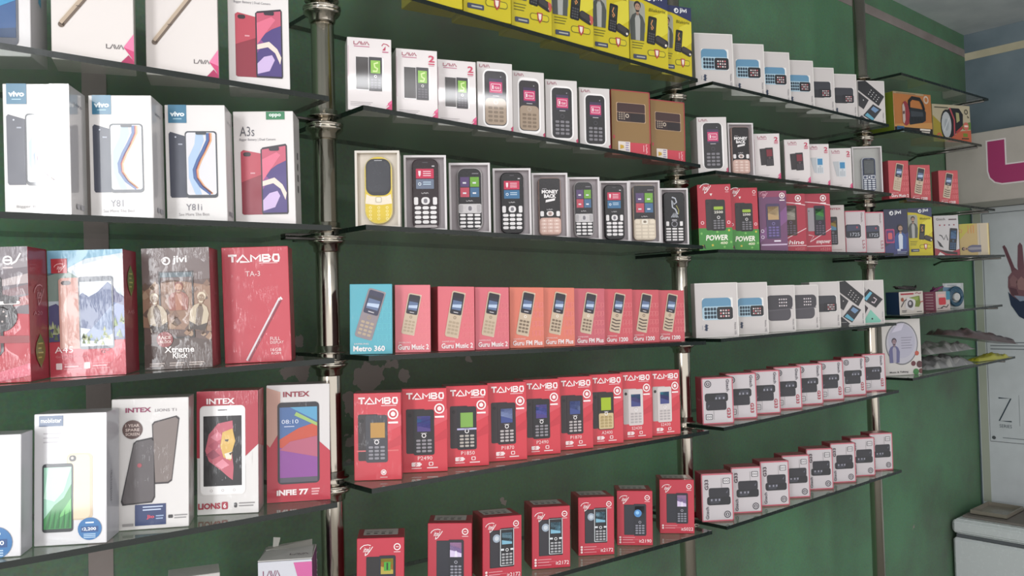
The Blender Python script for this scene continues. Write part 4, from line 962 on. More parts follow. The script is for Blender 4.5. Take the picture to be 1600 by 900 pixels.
def d_lions6(b, v=None):
    b.shell('dad6d4', '8e8a88', 'a04a50'); f = b.front
    f.poly('carton', 'ac2f40', [(0, 1), (1, 1), (1, .56), (.78, .46), (0, .46)], 1); f.poly('carton', 'dad6d4', [(.0, .46), (.2, .36), (.9, .4), (.9, .5), (.78, .46)], 2)
    b.right.poly('carton', '943040', [(0, 1), (1, 1), (1, .5), (0, .56)], 1)
    f.text('logo', 'INTEX', 'f2e4e4', .16, .895, .046, .46, 3, bold=.03)
    g = f.sub(.42, .52, .74, 1.5); g.rr('printed_phone', 'e6e2e0', 0, 0, 1, 1, .1, 3); g.rr('printed_phone', 'f2efee', .015, .01, .985, .99, .1, 4); g.rect('printed_phone', '1c1a1e', .08, .1, .92, .885, 5); g.rect('printed_phone', '3a3638', .4, .945, .6, .955, 5)
    for x in (.25, .5, .75): g.circ('printed_phone', 'c0b8b8', x, .05, .03, 5, .01)
    # a big cat face in pink and yellow on black
    g.poly('printed_phone', 'c05c6c', [(.72, .83), (.4, .8), (.2, .68), (.12, .5), (.2, .38), (.45, .28), (.62, .2), (.72, .16), (.74, .3), (.7, .5), (.74, .66)], 6)
    for a, c in (((.25, .45), '984458'), ((.35, .65), 'd88090'), ((.45, .34), 'e08c9c'), ((.3, .55), 'b04c60')): g.poly('printed_phone', c, [(a[0]-.12, a[1]), (a[0]+.05, a[1]+.06), (a[0]+.2, a[1]-.01), (a[0]+.02, a[1]-.05)], 7)
    g.poly('printed_phone', 'd8b05c', [(.5, .7), (.72, .74), (.78, .6), (.72, .5), (.68, .38), (.52, .42), (.45, .55)], 8); g.poly('printed_phone', 'ece0cc', [(.54, .46), (.7, .48), (.7, .4), (.58, .4)], 9)
    g.poly('printed_phone', '3c2c20', [(.55, .62), (.64, .62), (.62, .595), (.56, .6)], 9); g.poly('printed_phone', '3c2c20', [(.64, .46), (.72, .48), (.68, .44)], 10)
    f.text('lettering', 'LIONS', 'a83244', .02, .045, .05, .36, 3, bold=.04); f.rr('lettering', 'a83244', .4, .04, .5, .1, .02, 3); f.text('lettering', '6', 'f0e8e8', .425, .05, .04, .05, 4, bold=.03)
    f.rr('lettering', '3c3a3c', .6, .05, .65, .09, .02, 3); f.bars('lettering', '8a8686', .68, .08, .26, 2, .022, .009, 3)
def d_infie(b, v=None):
    b.shell('d2cdcc', '99404c', '8c7c7c'); f = b.front
    f.poly('carton', 'b83646', [(0, 0), (1, 0), (1, .42), (.78, .53), (.2, .62), (.05, .48), (0, .5)], 1); f.poly('carton', 'c49a8c', [(0, .5), (0, .98), (.22, .94), (.2, .6), (.05, .47)], 2)
    f.text('logo', 'INTEX', '8c2c3c', .26, .895, .045, .42, 3, bold=.03)
    g = f.sub(.5, .5, .66, 1.32); g.rr('printed_phone', '2c2c34', 0, 0, 1, 1, .1, 3); g.rect('printed_phone', '4a6a9c', .05, .08, .95, .94, 4)
    g.poly('printed_phone', 'c0503c', [(.05, .3), (.95, .55), (.95, .75), (.5, .68), (.05, .55)], 5); g.poly('printed_phone', '8a4a94', [(.05, .08), (.95, .08), (.95, .35), (.05, .45)], 6); g.poly('printed_phone', 'b05c74', [(.05, .42), (.95, .32), (.95, .58), (.3, .52)], 7); g.poly('printed_phone', '5a9cc0', [(.3, .94), (.95, .76), (.95, .94)], 5); g.poly('printed_phone', '9ab86c', [(.4, .84), (.95, .7), (.95, .74), (.45, .88)], 6)
    g.rect('printed_phone', '55505c', .05, .02, .95, .08, 4); g.text('printed_phone', '08:10', 'd8e0f0', .1, .74, .05, .4, 8); g.rect('printed_phone', 'c8d0e4', .16, .7, .4, .71, 8)
    f.text('lettering', 'iNFIE 77', 'f2e4e4', .15, .055, .05, .5, 4, bold=.045); f.bars('lettering', 'e0a8ac', .7, .095, .13, 3, .022, .012, 4)
    b.right.rect('carton', '99404c', 0, 0, 1, .5, 1)

def d_headphone(b, v=None):
    b.shell('c6c2be', 'b0aca8', 'b8b4b0'); f = b.front
    g = f.sub(.5, .57, .84, 1.02)
    g.circ('window', '6a6a6e', .5, .5, .5, 1, n=36, sy=1.2); g.circ('window', 'b4b2bc', .5, .5, .47, 2, n=36, sy=1.2)
    g.circ('window', 'aaa8b8', .5, .55, .41, 3, n=36, sy=1.15); g.poly('window', 'c4c0d0', [(.2, .75), (.4, .95), (.6, .96), (.5, .8)], 4)
    p = g.sub(.26, .36, .4, .72); person(p, 'printed_person', '5a5a84', '9c98a8', 5, '3c3240', '8a7078')
    g.bars('lettering', '7c7a88', .48, .62, .34, 5, .06, .014, 5)
    for x, y, r, c in ((.88, .38, .055, 'b04c38'), (.78, .2, .06, '5c1c28'), (.94, .18, .08, '4a1820'), (.84, .05, .075, '2c7434'), (.97, .06, .06, '5c2c28')): f.circ('carton', c, x, y, r, 3)
    f.text('lettering', 'Music & Talking', '2c2a2e', .16, .035, .04, .48, 3, bold=.02)
def d_whiteaccess(b, v=None):
    b.shell('c4bcb4', '1c3250', '6c6460'); f = b.front
    f.rect('logo', 'a03440', .06, .86, .6, .93, 2); f.line('logo', '9c6c70', [(.66, .9), (.74, .94), (.82, .88), (.92, .92)], .03, 2)
    f.poly('printed_device', '6c7c34', [(.36, .72), (.84, .8), (.88, .46), (.8, .3), (.4, .35)], 2); f.poly('printed_device', '8c9c50', [(.42, .7), (.8, .76), (.76, .6), (.46, .55)], 3)
    g = f.sub(.44, .45, .4, .34, -15); g.rr('printed_device', 'c8c4c4', 0, 0, 1, 1, .2, 4); g.circ('printed_device', '4c484c', .5, .5, .3, 5); g.circ('printed_device', 'b8b4b8', .45, .55, .14, 6)
    f.line('printed_device', '3c383c', [(.06, .34), (.2, .6), (.3, .66)], .03, 4); f.circ('badge', '94503c', .12, .66, .06, 3); f.bars('lettering', '4c4848', .08, .16, .2, 2, .06, .03, 3); f.bars('lettering', '4c4848', .7, .08, .22, 1, .05, .03, 3); f.line('badge#2', 'a04840', [(.84, .5), (.98, .54)], .03, 3)
def d_pinkaccess(b, v=None):
    b.shell('b8aaa6', 'a85c74', 'a87888'); f = b.front
    f.rr('printed_device', 'b8333c', .18, .3, .68, .68, .08, 2); f.rr('printed_device', 'd8a8a4', .12, .72, .6, .86, .04, 2); f.rect('carton', '3c7c94', .72, .55, 1, 1, 1); f.line('printed_device', '2c2428', [(.3, .12), (.5, .22), (.72, .16), (.86, .3)], .05, 3); f.bars('lettering', '6c4c54', .06, .1, .4, 1, .04, .03, 2)
    for k in range(6): b.left.rect('carton', 'd8b0b8', .2, .08+.15*k, .8, .13+.15*k, 1)

# ------------------------------------------------------------------ open trays and the phones lying in them
RIM, DEEP = .0035, .013
def make_tray(w, h, d, rim, inner, root, outer=None):
    bm = bmesh.new()
    x, y0, y1 = w/2, -d/2, d/2
    add_box(bm, -x, y0+DEEP, 0, x, y1, h, 0)                               # body behind the recess
    for a in ((-x, y0, 0, -x+RIM, y0+DEEP, h), (x-RIM, y0, 0, x, y0+DEEP, h), (-x+RIM, y0, 0, x-RIM, y0+DEEP, RIM), (-x+RIM, y0, h-RIM, x-RIM, y0+DEEP, h)):
        add_box(bm, *a, 0)
    bmesh.ops.remove_doubles(bm, verts=bm.verts, dist=1e-5)
    bm_obj('tray', bm, [mat(rim, 'card')], root)
    bm = bmesh.new()
    add_box(bm, -x+RIM+.0002, y0+DEEP-.0012, RIM+.0002, x-RIM-.0002, y0+DEEP-.0002, h-RIM-.0002, 0)
    bm_obj('liner', bm, [mat(inner, 'card')], root)
def make_phone(b, w, h, t, body, root, frame=None, r=.22):
    """rounded slab, standing upright, front at -Y"""
    n = 6; R = r*w; pts = []
    for cx, cz, a0 in ((w/2-R, R, -90), (w/2-R, h-R, 0), (-w/2+R, h-R, 90), (-w/2+R, R, 180)):
        for k in range(n+1):
            a = math.radians(a0+90*k/n); pts.append((cx+R*math.cos(a), cz+R*math.sin(a)))
    bm = bmesh.new(); ins = .0012
    def ringv(y, s):
        return [bm.verts.new((px*(1-s*2/w), y, h/2+(pz-h/2)*(1-s*2/h))) for px, pz in pts]
    rings = [ringv(-t/2, ins), ringv(-t/2+ins, 0), ringv(t/2-ins, 0), ringv(t/2, ins)]
    for a, c in zip(rings, rings[1:]):
        for k in range(len(pts)):
            q = (k+1) % len(pts); f = bm.faces.new((a[k], a[q], c[q], c[k])); f.material_index = 1; f.smooth = True
    bm.faces.new(rings[0]).material_index = 0; bm.faces.new(rings[-1][::-1]).material_index = 1
    bmesh.ops.recalc_face_normals(bm, faces=bm.faces)
    bm_obj('body', bm, [mat(body, 'plastic'), mat(frame or body, 'plastic')], root)
class PhoneFace(Box):
    def __init__(s, w, h, t):
        s.w, s.h, s.d, s.kind, s.parts = w, h, t, 'plastic', {}
        s.front = Face(s, w, h, lambda u, v, e: Vector((u*w-w/2, -t/2-e*.55, v*h)))
def phone_print(f, v):
    """screen, keypad and lettering of the phones displayed in trays"""
    def cards(two=True):
        f.rr('screen', 'c02f50', .15, .72, .83, .86, .02, 3); f.rr('screen', '3a6c94' if v != 'redblue_grey' else '6a7488', .15, .57, .83, .71, .02, 3)
        f.poly('screen', 'f0dce0', [(.24, .83), (.34, .83), (.33, .77), (.29, .745), (.25, .77)], 4); f.circ('screen', 'e4ecf2', .29, .64, .06, 4, .022)
        for y in (.815, .785, .755, .66, .63): f.rect('screen', 'e8c4cc' if y > .7 else 'bcd0e0', .42, y, .72, y+.012, 4)
    def tiles(y0, y1):
        ym = (y0+y1)/2
        for c, a, q in (('55406c', 0, 1), ('6ca038', 1, 1), ('b8485a', 0, 0), ('44688c', 1, 0)):
            f.rect('screen', c, .12+.4*a, ym if q else y0, .48+.4*a, y1-.008 if q else ym-.012, 3); f.rect('screen', 'd8d8dc', .22+.4*a, (ym if q else y0)+.05, .36+.4*a, (ym if q else y0)+.075, 4)
    def lava(y): lava_logo(f, 'logo', .36, y, .26, .018, 'd4d0d2', 4)
    def softkeys(y0, y1, c, nav=None):
        f.rr('keypad', c, .06, y0, .22, y1, .05, 4); f.rr('keypad', c, .78, y0, .94, y1, .05, 4); f.rr('navigation_key', nav or c, .34, y0+.004, .66, y1, .12, 4); f.rr('navigation_key', '77747a', .43, y0+.025, .57, y1-.022, .06, 5)
    W = 'e0dcdc'
    if v == 'yellow':
        f.rr('screen', '35353a', .05, .42, .95, .965, .3, 2, 8); f.rr('screen', '3f4046', .1, .47, .9, .93, .24, 3, 8); f.rect('screen', 'b8b8bc', .36, .935, .64, .945, 4)
        f.poly('front_band', 'e8dcc8', [(.02, .3), (.06, .44), (.2, .41), (.5, .4), (.8, .41), (.94, .44), (.98, .3), (.6, .28), (.4, .28)], 1); f.rr('navigation_key', 'c8bca8', .38, .31, .62, .4, .06, 3); f.rr('navigation_key', 'ece2d0', .42, .325, .58, .388, .04, 4)
        for x in (.2, .5, .8):
            for k in range(4): f.circ('keypad', 'f4e9a8', x, .24-.055*k, .05, 3, .02, 10)
        return
    if v in ('redblue', 'redblue_grey', 'redblue_small'):
        cards(); lava(.5); softkeys(.34, .45, W); keys(f, 'keypad', W, .06, .06, .94, .33, 3, 4, 4, .86, .06, .7)
        f.rect('earpiece', '5a565c', .4, .945, .6, .955, 3)
        f.rect('screen', 'c8c4c8', .76, .89, .86, .905, 3)
        if v == 'redblue_grey': f.rr('frame_trim', 'b0a8a8', .06, .012, .94, .05, .1, 2)
    elif v == 'tiles_silver':
        f.rr('screen', '222024', .07, .43, .93, .975, .16, 2); tiles(.53, .86); lava(.46); f.rect('earpiece', '7c7880', .6, .9, .86, .915, 3)
        f.rr('front_band', 'c4c0c0', .04, .27, .96, .42, .06, 2); softkeys(.285, .405, 'aaa6a8', 'c8c4c6'); keys(f, 'keypad', W, .06, .03, .94, .27, 3, 4, 4, .84, .05, .62)
    elif v == 'money':
        f.rr('screen', '1e1b1e', .03, .3, .97, .985, .1, 2); f.rr('keypad', 'c8a498', .03, .015, .97, .3, .14, 3)
        f.text('screen', 'MONEY', 'f0ecec', .14, .72, .065, .74, 4, bold=.045); f.text('screen', 'BACK', 'f0ecec', .24, .645, .065, .54, 4, bold=.045); f.poly('screen', 'e8e4e4', [(.3, .565), (.72, .6), (.74, .64), (.32, .61)], 4); f.bars('screen', '9c989c', .16, .8, .2, 1, .02, .01, 4)
        lava(.435); softkeys(.325, .415, W); f.circ('navigation_key', 'd8c0b8', .5, .37, .1, 5)
        keys(f, 'keypad', 'd8bcb2', .08, .04, .92, .28, 3, 4, 5, .86, .05, .75)
        for i in range(3):
            for j in range(4): f.rect('keypad', 'f0e0d8', .2+.28*i, .065+.06*j, .26+.28*i, .078+.06*j, 6)
    elif v == 'tiles_gold':
        f.rr('screen', '232125', .03, .39, .97, .985, .08, 2); tiles(.5, .86); lava(.42); f.rect('earpiece', '8a868c', .64, .9, .9, .912, 3)
        f.rr('keypad', 'c9bba8', .02, .012, .98, .385, .12, 2); f.rr('navigation_key', 'e4dccf', .36, .29, .64, .375, .06, 4); f.rr('navigation_key', '8a7c6c', .43, .312, .57, .355, .04, 5); keys(f, 'keypad', 'dccfbc', .06, .03, .94, .28, 3, 4, 4, .86, .05, .7)
        f.rr('keypad', 'dccfbc', .06, .3, .28, .37, .05, 4); f.rr('keypad', 'dccfbc', .72, .3, .94, .37, .05, 4)
    elif v == 'swirl':
        f.rr('screen', '101014', .08, .45, .92, .96, .06, 2)
        f.line('screen', 'b8bcc4', [(.4, .9), (.56, .88), (.62, .8), (.5, .76), (.4, .84), (.42, .7), (.56, .66), (.66, .56)], .06, 3); f.line('screen', 'a8a458', [(.6, .74), (.72, .64), (.7, .56)], .03, 4)
        for k in range(5): f.poly('screen', 'c8ccd4', [(.34+.08*k, .5), (.38+.08*k, .5), (.48+.02*k, .6)], 3)
        f.rect('logo', 'd0ccd0', .38, .44, .62, .455, 3)
        f.rr('keypad', W, .1, .33, .24, .42, .03, 4); f.rr('keypad', W, .76, .33, .9, .42, .03, 4); f.circ('navigation_key', '8a8890', .5, .37, .15, 4); f.circ('navigation_key', '1c1c20', .5, .37, .11, 5); keys(f, 'keypad', W, .06, .03, .94, .3, 3, 5, 4, .8, .03, .6)
    elif v == 'bluewhite':
        f.rr('screen', '3c4044', .12, .5, .88, .95, .1, 2); f.rr('screen', '54595c', .16, .53, .84, .91, .06, 3); f.rect('earpiece', '9ca0a8', .4, .96, .6, .967, 3)
        f.rr('front_band', 'd0d2d8', .06, .36, .94, .48, .08, 2); f.rr('navigation_key', '3a4058', .36, .37, .64, .47, .08, 4); f.rr('navigation_key', 'e0e2e8', .43, .395, .57, .445, .05, 5); f.rr('keypad', '4c546c', .1, .38, .3, .46, .04, 4); f.rr('keypad', '4c546c', .7, .38, .9, .46, .04, 4)
        keys(f, 'keypad', 'd4d8e0', .06, .04, .94, .35, 3, 5, 4, .84, .06, .62)
PHONE = {'yellow': ('d8bc3c', 'e8d890', .62, .87, .47), 'redblue_grey': ('2a1e22', '3c3034', .62, .92, .24), 'tiles_silver': ('1e1c20', 'b8b4b4', .6, .88, .28), 'redblue': ('161417', '1e1c20', .6, .9, .26), 'money': ('201c1e', 'b89c92', .62, .88, .18),
         'redblue_small': ('161417', '1e1c20', .66, .9, .24), 'tiles_gold': ('2a2628', 'c4b5a2', .72, .88, .2), 'swirl': ('131316', '1c1c20', .74, .88, .16), 'bluewhite': ('24304c', 'd0d4dc', .46, .72, .22)}
# ------------------------------------------------------------------ everything that stands on the shelves
# id: (x, y of the lower left front corner, yaw in degrees, width, height, depth, shelf height), metres
BOX = {'L1': (-0.0010, -0.0748, -25.6, 0.0671, 0.1118, 0.040, 1.7566), 'L2': (0.0854, -0.0772, -23.9, 0.0670, 0.1111, 0.040, 1.7556), 'L3': (0.1696, -0.0735, -22.5, 0.0663, 0.1105, 0.040, 1.7545), 'L4': (0.2517, -0.0766, -22.9, 0.0639, 0.1213, 0.040, 1.7535), 'L5': (0.3329, -0.0762, -21.4, 0.0613, 0.1208, 0.040, 1.7525), 'L6': (0.4177, -0.0723, -24.6, 0.0633, 0.1206, 0.040, 1.7515), 'L7': (0.5077, -0.0726, -24.4, 0.0637, 0.1208, 0.040, 1.7503), 'G1': (0.5982, -0.0742, -19.5, 0.0885, 0.1313, 0.035, 1.7491), 'G2': (0.7194, -0.0745, -16.2, 0.0873, 0.1307, 0.035, 1.7476), 'T1': (0.0193, -0.0561, -36.5, 0.0688, 0.1206, 0.050, 1.5786), 'T2': (0.1092, -0.0577, -36.3, 0.0684, 0.1229, 0.040, 1.5779), 'T3': (0.2031, -0.0542, -36.5, 0.0699, 0.1206, 0.040, 1.5772), 'T4': (0.2999, -0.0548, -36.5, 0.0678, 0.1207, 0.040, 1.5765), 'T5': (0.3921, -0.0567, -36.0, 0.0668, 0.1210, 0.040, 1.5758), 'T6': (0.4834, -0.0594, -35.7, 0.0618, 0.1211, 0.040, 1.5752), 'T7': (0.5705, -0.0612, -35.2, 0.0596, 0.1212, 0.040, 1.5745), 'T8': (0.6534, -0.0661, -35.2, 0.0649, 0.1289, 0.040, 1.5739), 'T9': (0.7598, -0.0615, -35.1, 0.0614, 0.1225, 0.040, 1.5731), 'H0': (0.0013, -0.0613, -34.1, 0.0643, 0.1072, 0.042, 1.3846), 'H1': (0.0786, -0.0677, -29.8, 0.0565, 0.1073, 0.042, 1.3831), 'H2': (0.1524, -0.0820, -14.2, 0.0654, 0.1057, 0.042, 1.3814), 'H3': (0.2296, -0.0820, -13.2, 0.0651, 0.1059, 0.042, 1.3799), 'H4': (0.3116, -0.0767, -16.9, 0.0675, 0.1072, 0.042, 1.3782), 'H5': (0.3906, -0.0777, -16.0, 0.0668, 0.1078, 0.042, 1.3767), 'H6': (0.4724, -0.0776, -16.2, 0.0671, 0.1077, 0.042, 1.3750), 'H7': (0.5533, -0.0785, -15.5, 0.0670, 0.1078, 0.042, 1.3734), 'H8': (0.6358, -0.0767, -16.9, 0.0677, 0.1076, 0.042, 1.3718), 'H9': (0.7196, -0.0767, -17.3, 0.0679, 0.1079, 0.042, 1.3701), 'A1': (0.0129, -0.0465, -36.8, 0.0726, 0.1340, 0.050, 1.1896), 'A2': (0.1018, -0.0461, -33.3, 0.0728, 0.1344, 0.030, 1.1883), 'A3': (0.1808, -0.0592, -29.1, 0.0715, 0.1343, 0.050, 1.1872), 'A4': (0.2617, -0.0692, -23.9, 0.0710, 0.1348, 0.050, 1.1861), 'A5': (0.3453, -0.0686, -22.6, 0.0707, 0.1349, 0.050, 1.1850), 'A6': (0.4288, -0.0712, -21.9, 0.0710, 0.1345, 0.050, 1.1838), 'A7': (0.5133, -0.0719, -21.7, 0.0712, 0.1344, 0.050, 1.1827), 'A8': (0.5985, -0.0747, -20.4, 0.0713, 0.1345, 0.050, 1.1815), 'A9': (0.6815, -0.0812, -19.7, 0.0718, 0.1327, 0.050, 1.1804), 'I0': (0.0078, -0.0530, -34.8, 0.0719, 0.1097, 0.060, 0.9926), 'I1': (0.1457, -0.0457, -40.3, 0.0722, 0.1103, 0.060, 0.9883), 'I2': (0.2421, -0.0701, -22.1, 0.0704, 0.1084, 0.060, 0.9850), 'I3': (0.3564, -0.0695, -28.7, 0.0711, 0.1094, 0.060, 0.9814), 'I4': (0.4812, -0.0633, -32.0, 0.0703, 0.1090, 0.060, 0.9774), 'I5': (0.5935, -0.0607, -43.0, 0.0705, 0.1068, 0.060, 0.9739), 'I6': (0.7322, -0.0566, -43.6, 0.0719, 0.1112, 0.060, 0.9695), 'N1': (0.8983, -0.0596, -27.7, 0.0950, 0.1233, 0.034, 1.9355), 'N2': (1.0437, -0.0585, -28.7, 0.0886, 0.1241, 0.045, 1.9376), 'N3': (1.1612, -0.0609, -27.3, 0.0861, 0.1242, 0.045, 1.9395), 'N4': (1.2823, -0.0585, -27.2, 0.0852, 0.1236, 0.045, 1.9413), 'N5': (1.3942, -0.0545, -28.6, 0.0858, 0.1231, 0.045, 1.9430), 'N6': (1.5169, -0.0575, -27.7, 0.0853, 0.1237, 0.045, 1.9449), 'N7': (1.6630, -0.0652, -28.1, 0.0883, 0.1245, 0.045, 1.9472), 'P1': (0.8939, -0.0659, -34.7, 0.0692, 0.1256, 0.046, 1.7392), 'P2': (1.0075, -0.0699, -30.8, 0.0638, 0.1251, 0.046, 1.7407), 'P3': (1.1243, -0.0639, -36.0, 0.0648, 0.1130, 0.046, 1.7422), 'P4': (1.2640, -0.0627, -37.4, 0.0658, 0.1132, 0.046, 1.7440), 'P5': (1.3721, -0.0619, -33.9, 0.0639, 0.1125, 0.046, 1.7454), 'P6': (1.4929, -0.0601, -36.3, 0.0649, 0.1127, 0.046, 1.7469), 'P7': (1.6547, -0.0465, -40.2, 0.0861, 0.1341, 0.046, 1.7491), 'Q1': (0.9061, -0.0529, -36.5, 0.0777, 0.1493, 0.055, 1.5668), 'Q2': (1.0194, -0.0558, -34.6, 0.0733, 0.1483, 0.055, 1.5684), 'Q3': (1.1470, -0.0575, -34.2, 0.0715, 0.1482, 0.055, 1.5702), 'Q4': (1.2399, -0.0585, -32.6, 0.0691, 0.1466, 0.055, 1.5715), 'Q5': (1.3584, -0.0611, -32.9, 0.0708, 0.1535, 0.055, 1.5732), 'Q6': (1.4531, -0.0658, -33.5, 0.0551, 0.1275, 0.055, 1.5744), 'Q7': (1.5729, -0.0596, -35.7, 0.0601, 0.1180, 0.055, 1.5761), 'Q8': (1.6791, -0.0639, -33.6, 0.0594, 0.1188, 0.055, 1.5776), 'U1': (0.8926, -0.0429, -36.5, 0.0988, 0.1221, 0.030, 1.3717), 'U2': (1.0339, -0.0485, -33.5, 0.0880, 0.1218, 0.045, 1.3730), 'U3': (1.1595, -0.0538, -31.2, 0.0831, 0.1135, 0.045, 1.3742), 'U4': (1.2744, -0.0566, -29.9, 0.0809, 0.1129, 0.045, 1.3752), 'U5': (1.3830, -0.0521, -32.2, 0.0853, 0.1203, 0.045, 1.3762), 'U6': (1.5225, -0.0564, -29.8, 0.0814, 0.1221, 0.045, 1.3775), 'U7': (1.6392, -0.0582, -29.0, 0.0806, 0.1229, 0.045, 1.3786), 'V1': (0.8903, -0.0587, -34.5, 0.0725, 0.1040, 0.041, 1.1791), 'V2': (0.9888, -0.0547, -35.1, 0.0728, 0.1048, 0.041, 1.1801), 'V3': (1.0896, -0.0562, -34.1, 0.0720, 0.1036, 0.041, 1.1812), 'V4': (1.1907, -0.0557, -33.7, 0.0716, 0.1044, 0.041, 1.1822), 'V5': (1.2940, -0.0572, -32.6, 0.0709, 0.1038, 0.041, 1.1833), 'V6': (1.4030, -0.0571, -32.4, 0.0709, 0.1040, 0.041, 1.1844), 'V7': (1.5295, -0.0571, -32.0, 0.0707, 0.1053, 0.041, 1.1857), 'V8': (1.6512, -0.0555, -32.2, 0.0708, 0.1055, 0.041, 1.1869), 'W1': (0.8813, -0.0555, -35.9, 0.0724, 0.1055, 0.045, 0.9654), 'W2': (0.9903, -0.0589, -34.8, 0.0717, 0.1047, 0.045, 0.9649), 'W3': (1.0942, -0.0695, -34.0, 0.0714, 0.1054, 0.045, 0.9645), 'W4': (1.2022, -0.0626, -34.0, 0.0712, 0.1045, 0.045, 0.9640), 'W5': (1.3261, -0.0580, -34.1, 0.0712, 0.1047, 0.045, 0.9634), 'W6': (1.4445, -0.0605, -33.3, 0.0707, 0.1047, 0.045, 0.9628), 'W7': (1.5590, -0.0591, -33.0, 0.0706, 0.1050, 0.045, 0.9623), 'W8': (1.6701, -0.0591, -32.4, 0.0702, 0.1050, 0.045, 0.9618), 'F1': (1.8821, -0.0700, -12.4, 0.1807, 0.1245, 0.090, 1.9517), 'F2': (2.2034, -0.0546, -16.9, 0.1815, 0.1245, 0.090, 1.9620), 'g1': (1.8302, -0.0699, -27.1, 0.0704, 0.1142, 0.035, 1.7441), 'g2': (1.9848, -0.0662, -30.1, 0.0711, 0.1141, 0.035, 1.7458), 'g3': (2.2048, -0.0645, -31.5, 0.0714, 0.1142, 0.035, 1.7482), 'j1': (1.8246, -0.0536, -34.0, 0.0765, 0.1407, 0.045, 1.5734), 'j2': (1.9929, -0.0519, -36.7, 0.0784, 0.1495, 0.045, 1.5777), 'j3': (2.1996, -0.0465, -36.7, 0.0851, 0.1326, 0.045, 1.5830), 'j4': (2.4556, -0.0286, -40.9, 0.1056, 0.1125, 0.045, 1.5897), 'k1': (1.8739, -0.0685, -17.7, 0.0997, 0.0686, 0.050, 1.3990), 'k2': (2.1178, -0.0768, -18.9, 0.0618, 0.0609, 0.050, 1.4052), 'k3': (2.2668, -0.0632, -22.1, 0.0900, 0.0841, 0.035, 1.4096), 'm1': (1.8474, -0.0244, -31.0, 0.1299, 0.1692, 0.030, 1.2153), 'a1': (-0.4950, -0.0330, -31.0, 0.0800, 0.1330, 0.055, 1.7610), 'a2': (-0.4057, -0.0797, -19.9, 0.0900, 0.1570, 0.055, 1.7612), 'a3': (-0.2958, -0.0765, -23.5, 0.0877, 0.1570, 0.055, 1.7614), 'a4': (-0.1883, -0.0802, -24.0, 0.0808, 0.1570, 0.055, 1.7616), 'b1': (-0.4531, -0.0634, -32.8, 0.0728, 0.1552, 0.055, 1.5722), 'b2': (-0.3598, -0.0605, -33.1, 0.0746, 0.1553, 0.055, 1.5730), 'b3': (-0.2669, -0.0598, -32.3, 0.0764, 0.1557, 0.055, 1.5738), 'b4': (-0.1726, -0.0570, -35.7, 0.0823, 0.1593, 0.055, 1.5746), 'c1': (-0.5089, -0.0494, -33.0, 0.0880, 0.1553, 0.055, 1.3788), 'c2': (-0.4048, -0.0523, -33.0, 0.0863, 0.1533, 0.055, 1.3804), 'c3': (-0.2968, -0.0560, -33.2, 0.0840, 0.1569, 0.055, 1.3821), 'c4': (-0.1928, -0.0600, -32.5, 0.0889, 0.1593, 0.055, 1.3837), 'd1': (-0.5215, -0.0638, -29.1, 0.0828, 0.1362, 0.038, 1.1864), 'd2': (-0.4293, -0.0705, -31.9, 0.0797, 0.1538, 0.050, 1.1852), 'd3': (-0.3415, -0.0611, -27.9, 0.0907, 0.1637, 0.050, 1.1838), 'd4': (-0.2315, -0.0522, -32.7, 0.0797, 0.1651, 0.050, 1.1823), 'd5': (-0.1309, -0.0495, -28.5, 0.0881, 0.1667, 0.050, 1.1808), 'y2': (0.1061, -0.0986, -11.2, 0.0892, 0.1500, 0.045, 1.9409), 'y3': (0.2091, -0.0981, -10.9, 0.0929, 0.1500, 0.045, 1.9395), 'y4': (0.3152, -0.0992, -10.0, 0.0858, 0.1500, 0.045, 1.9381), 'y5': (0.4179, -0.0948, -13.4, 0.0918, 0.1500, 0.045, 1.9367), 'y6': (0.5254, -0.0940, -13.0, 0.0893, 0.1500, 0.045, 1.9353), 'y7': (0.6438, -0.0889, -16.9, 0.0931, 0.1521, 0.045, 1.9337), 'y8': (0.7472, -0.0864, -19.1, 0.0765, 0.1493, 0.045, 1.9325), }
SECT = {'a': 'S', 'b': 'S', 'c': 'S', 'd': 'S', 'L': 'M', 'G': 'M', 'T': 'M', 'H': 'M', 'A': 'M', 'I': 'M', 'y': 'M',
        'N': 'R', 'P': 'R', 'Q': 'R', 'U': 'R', 'V': 'R', 'W': 'R', 'F': 'T', 'g': 'T', 'j': 'T', 'k': 'T', 'm': 'T'}
LEVEL = {'a': 1, 'b': 2, 'c': 3, 'd': 4, 'L': 1, 'G': 1, 'T': 2, 'H': 3, 'A': 4, 'I': 5, 'y': 0, 'N': 0, 'P': 1, 'Q': 2, 'U': 3, 'V': 4, 'W': 5, 'F': 0, 'g': 1, 'j': 2, 'k': 3, 'm': 4}
SAL = 'salmon red phone box with tilted gold keypad phone'
RB = 'bright red box, '
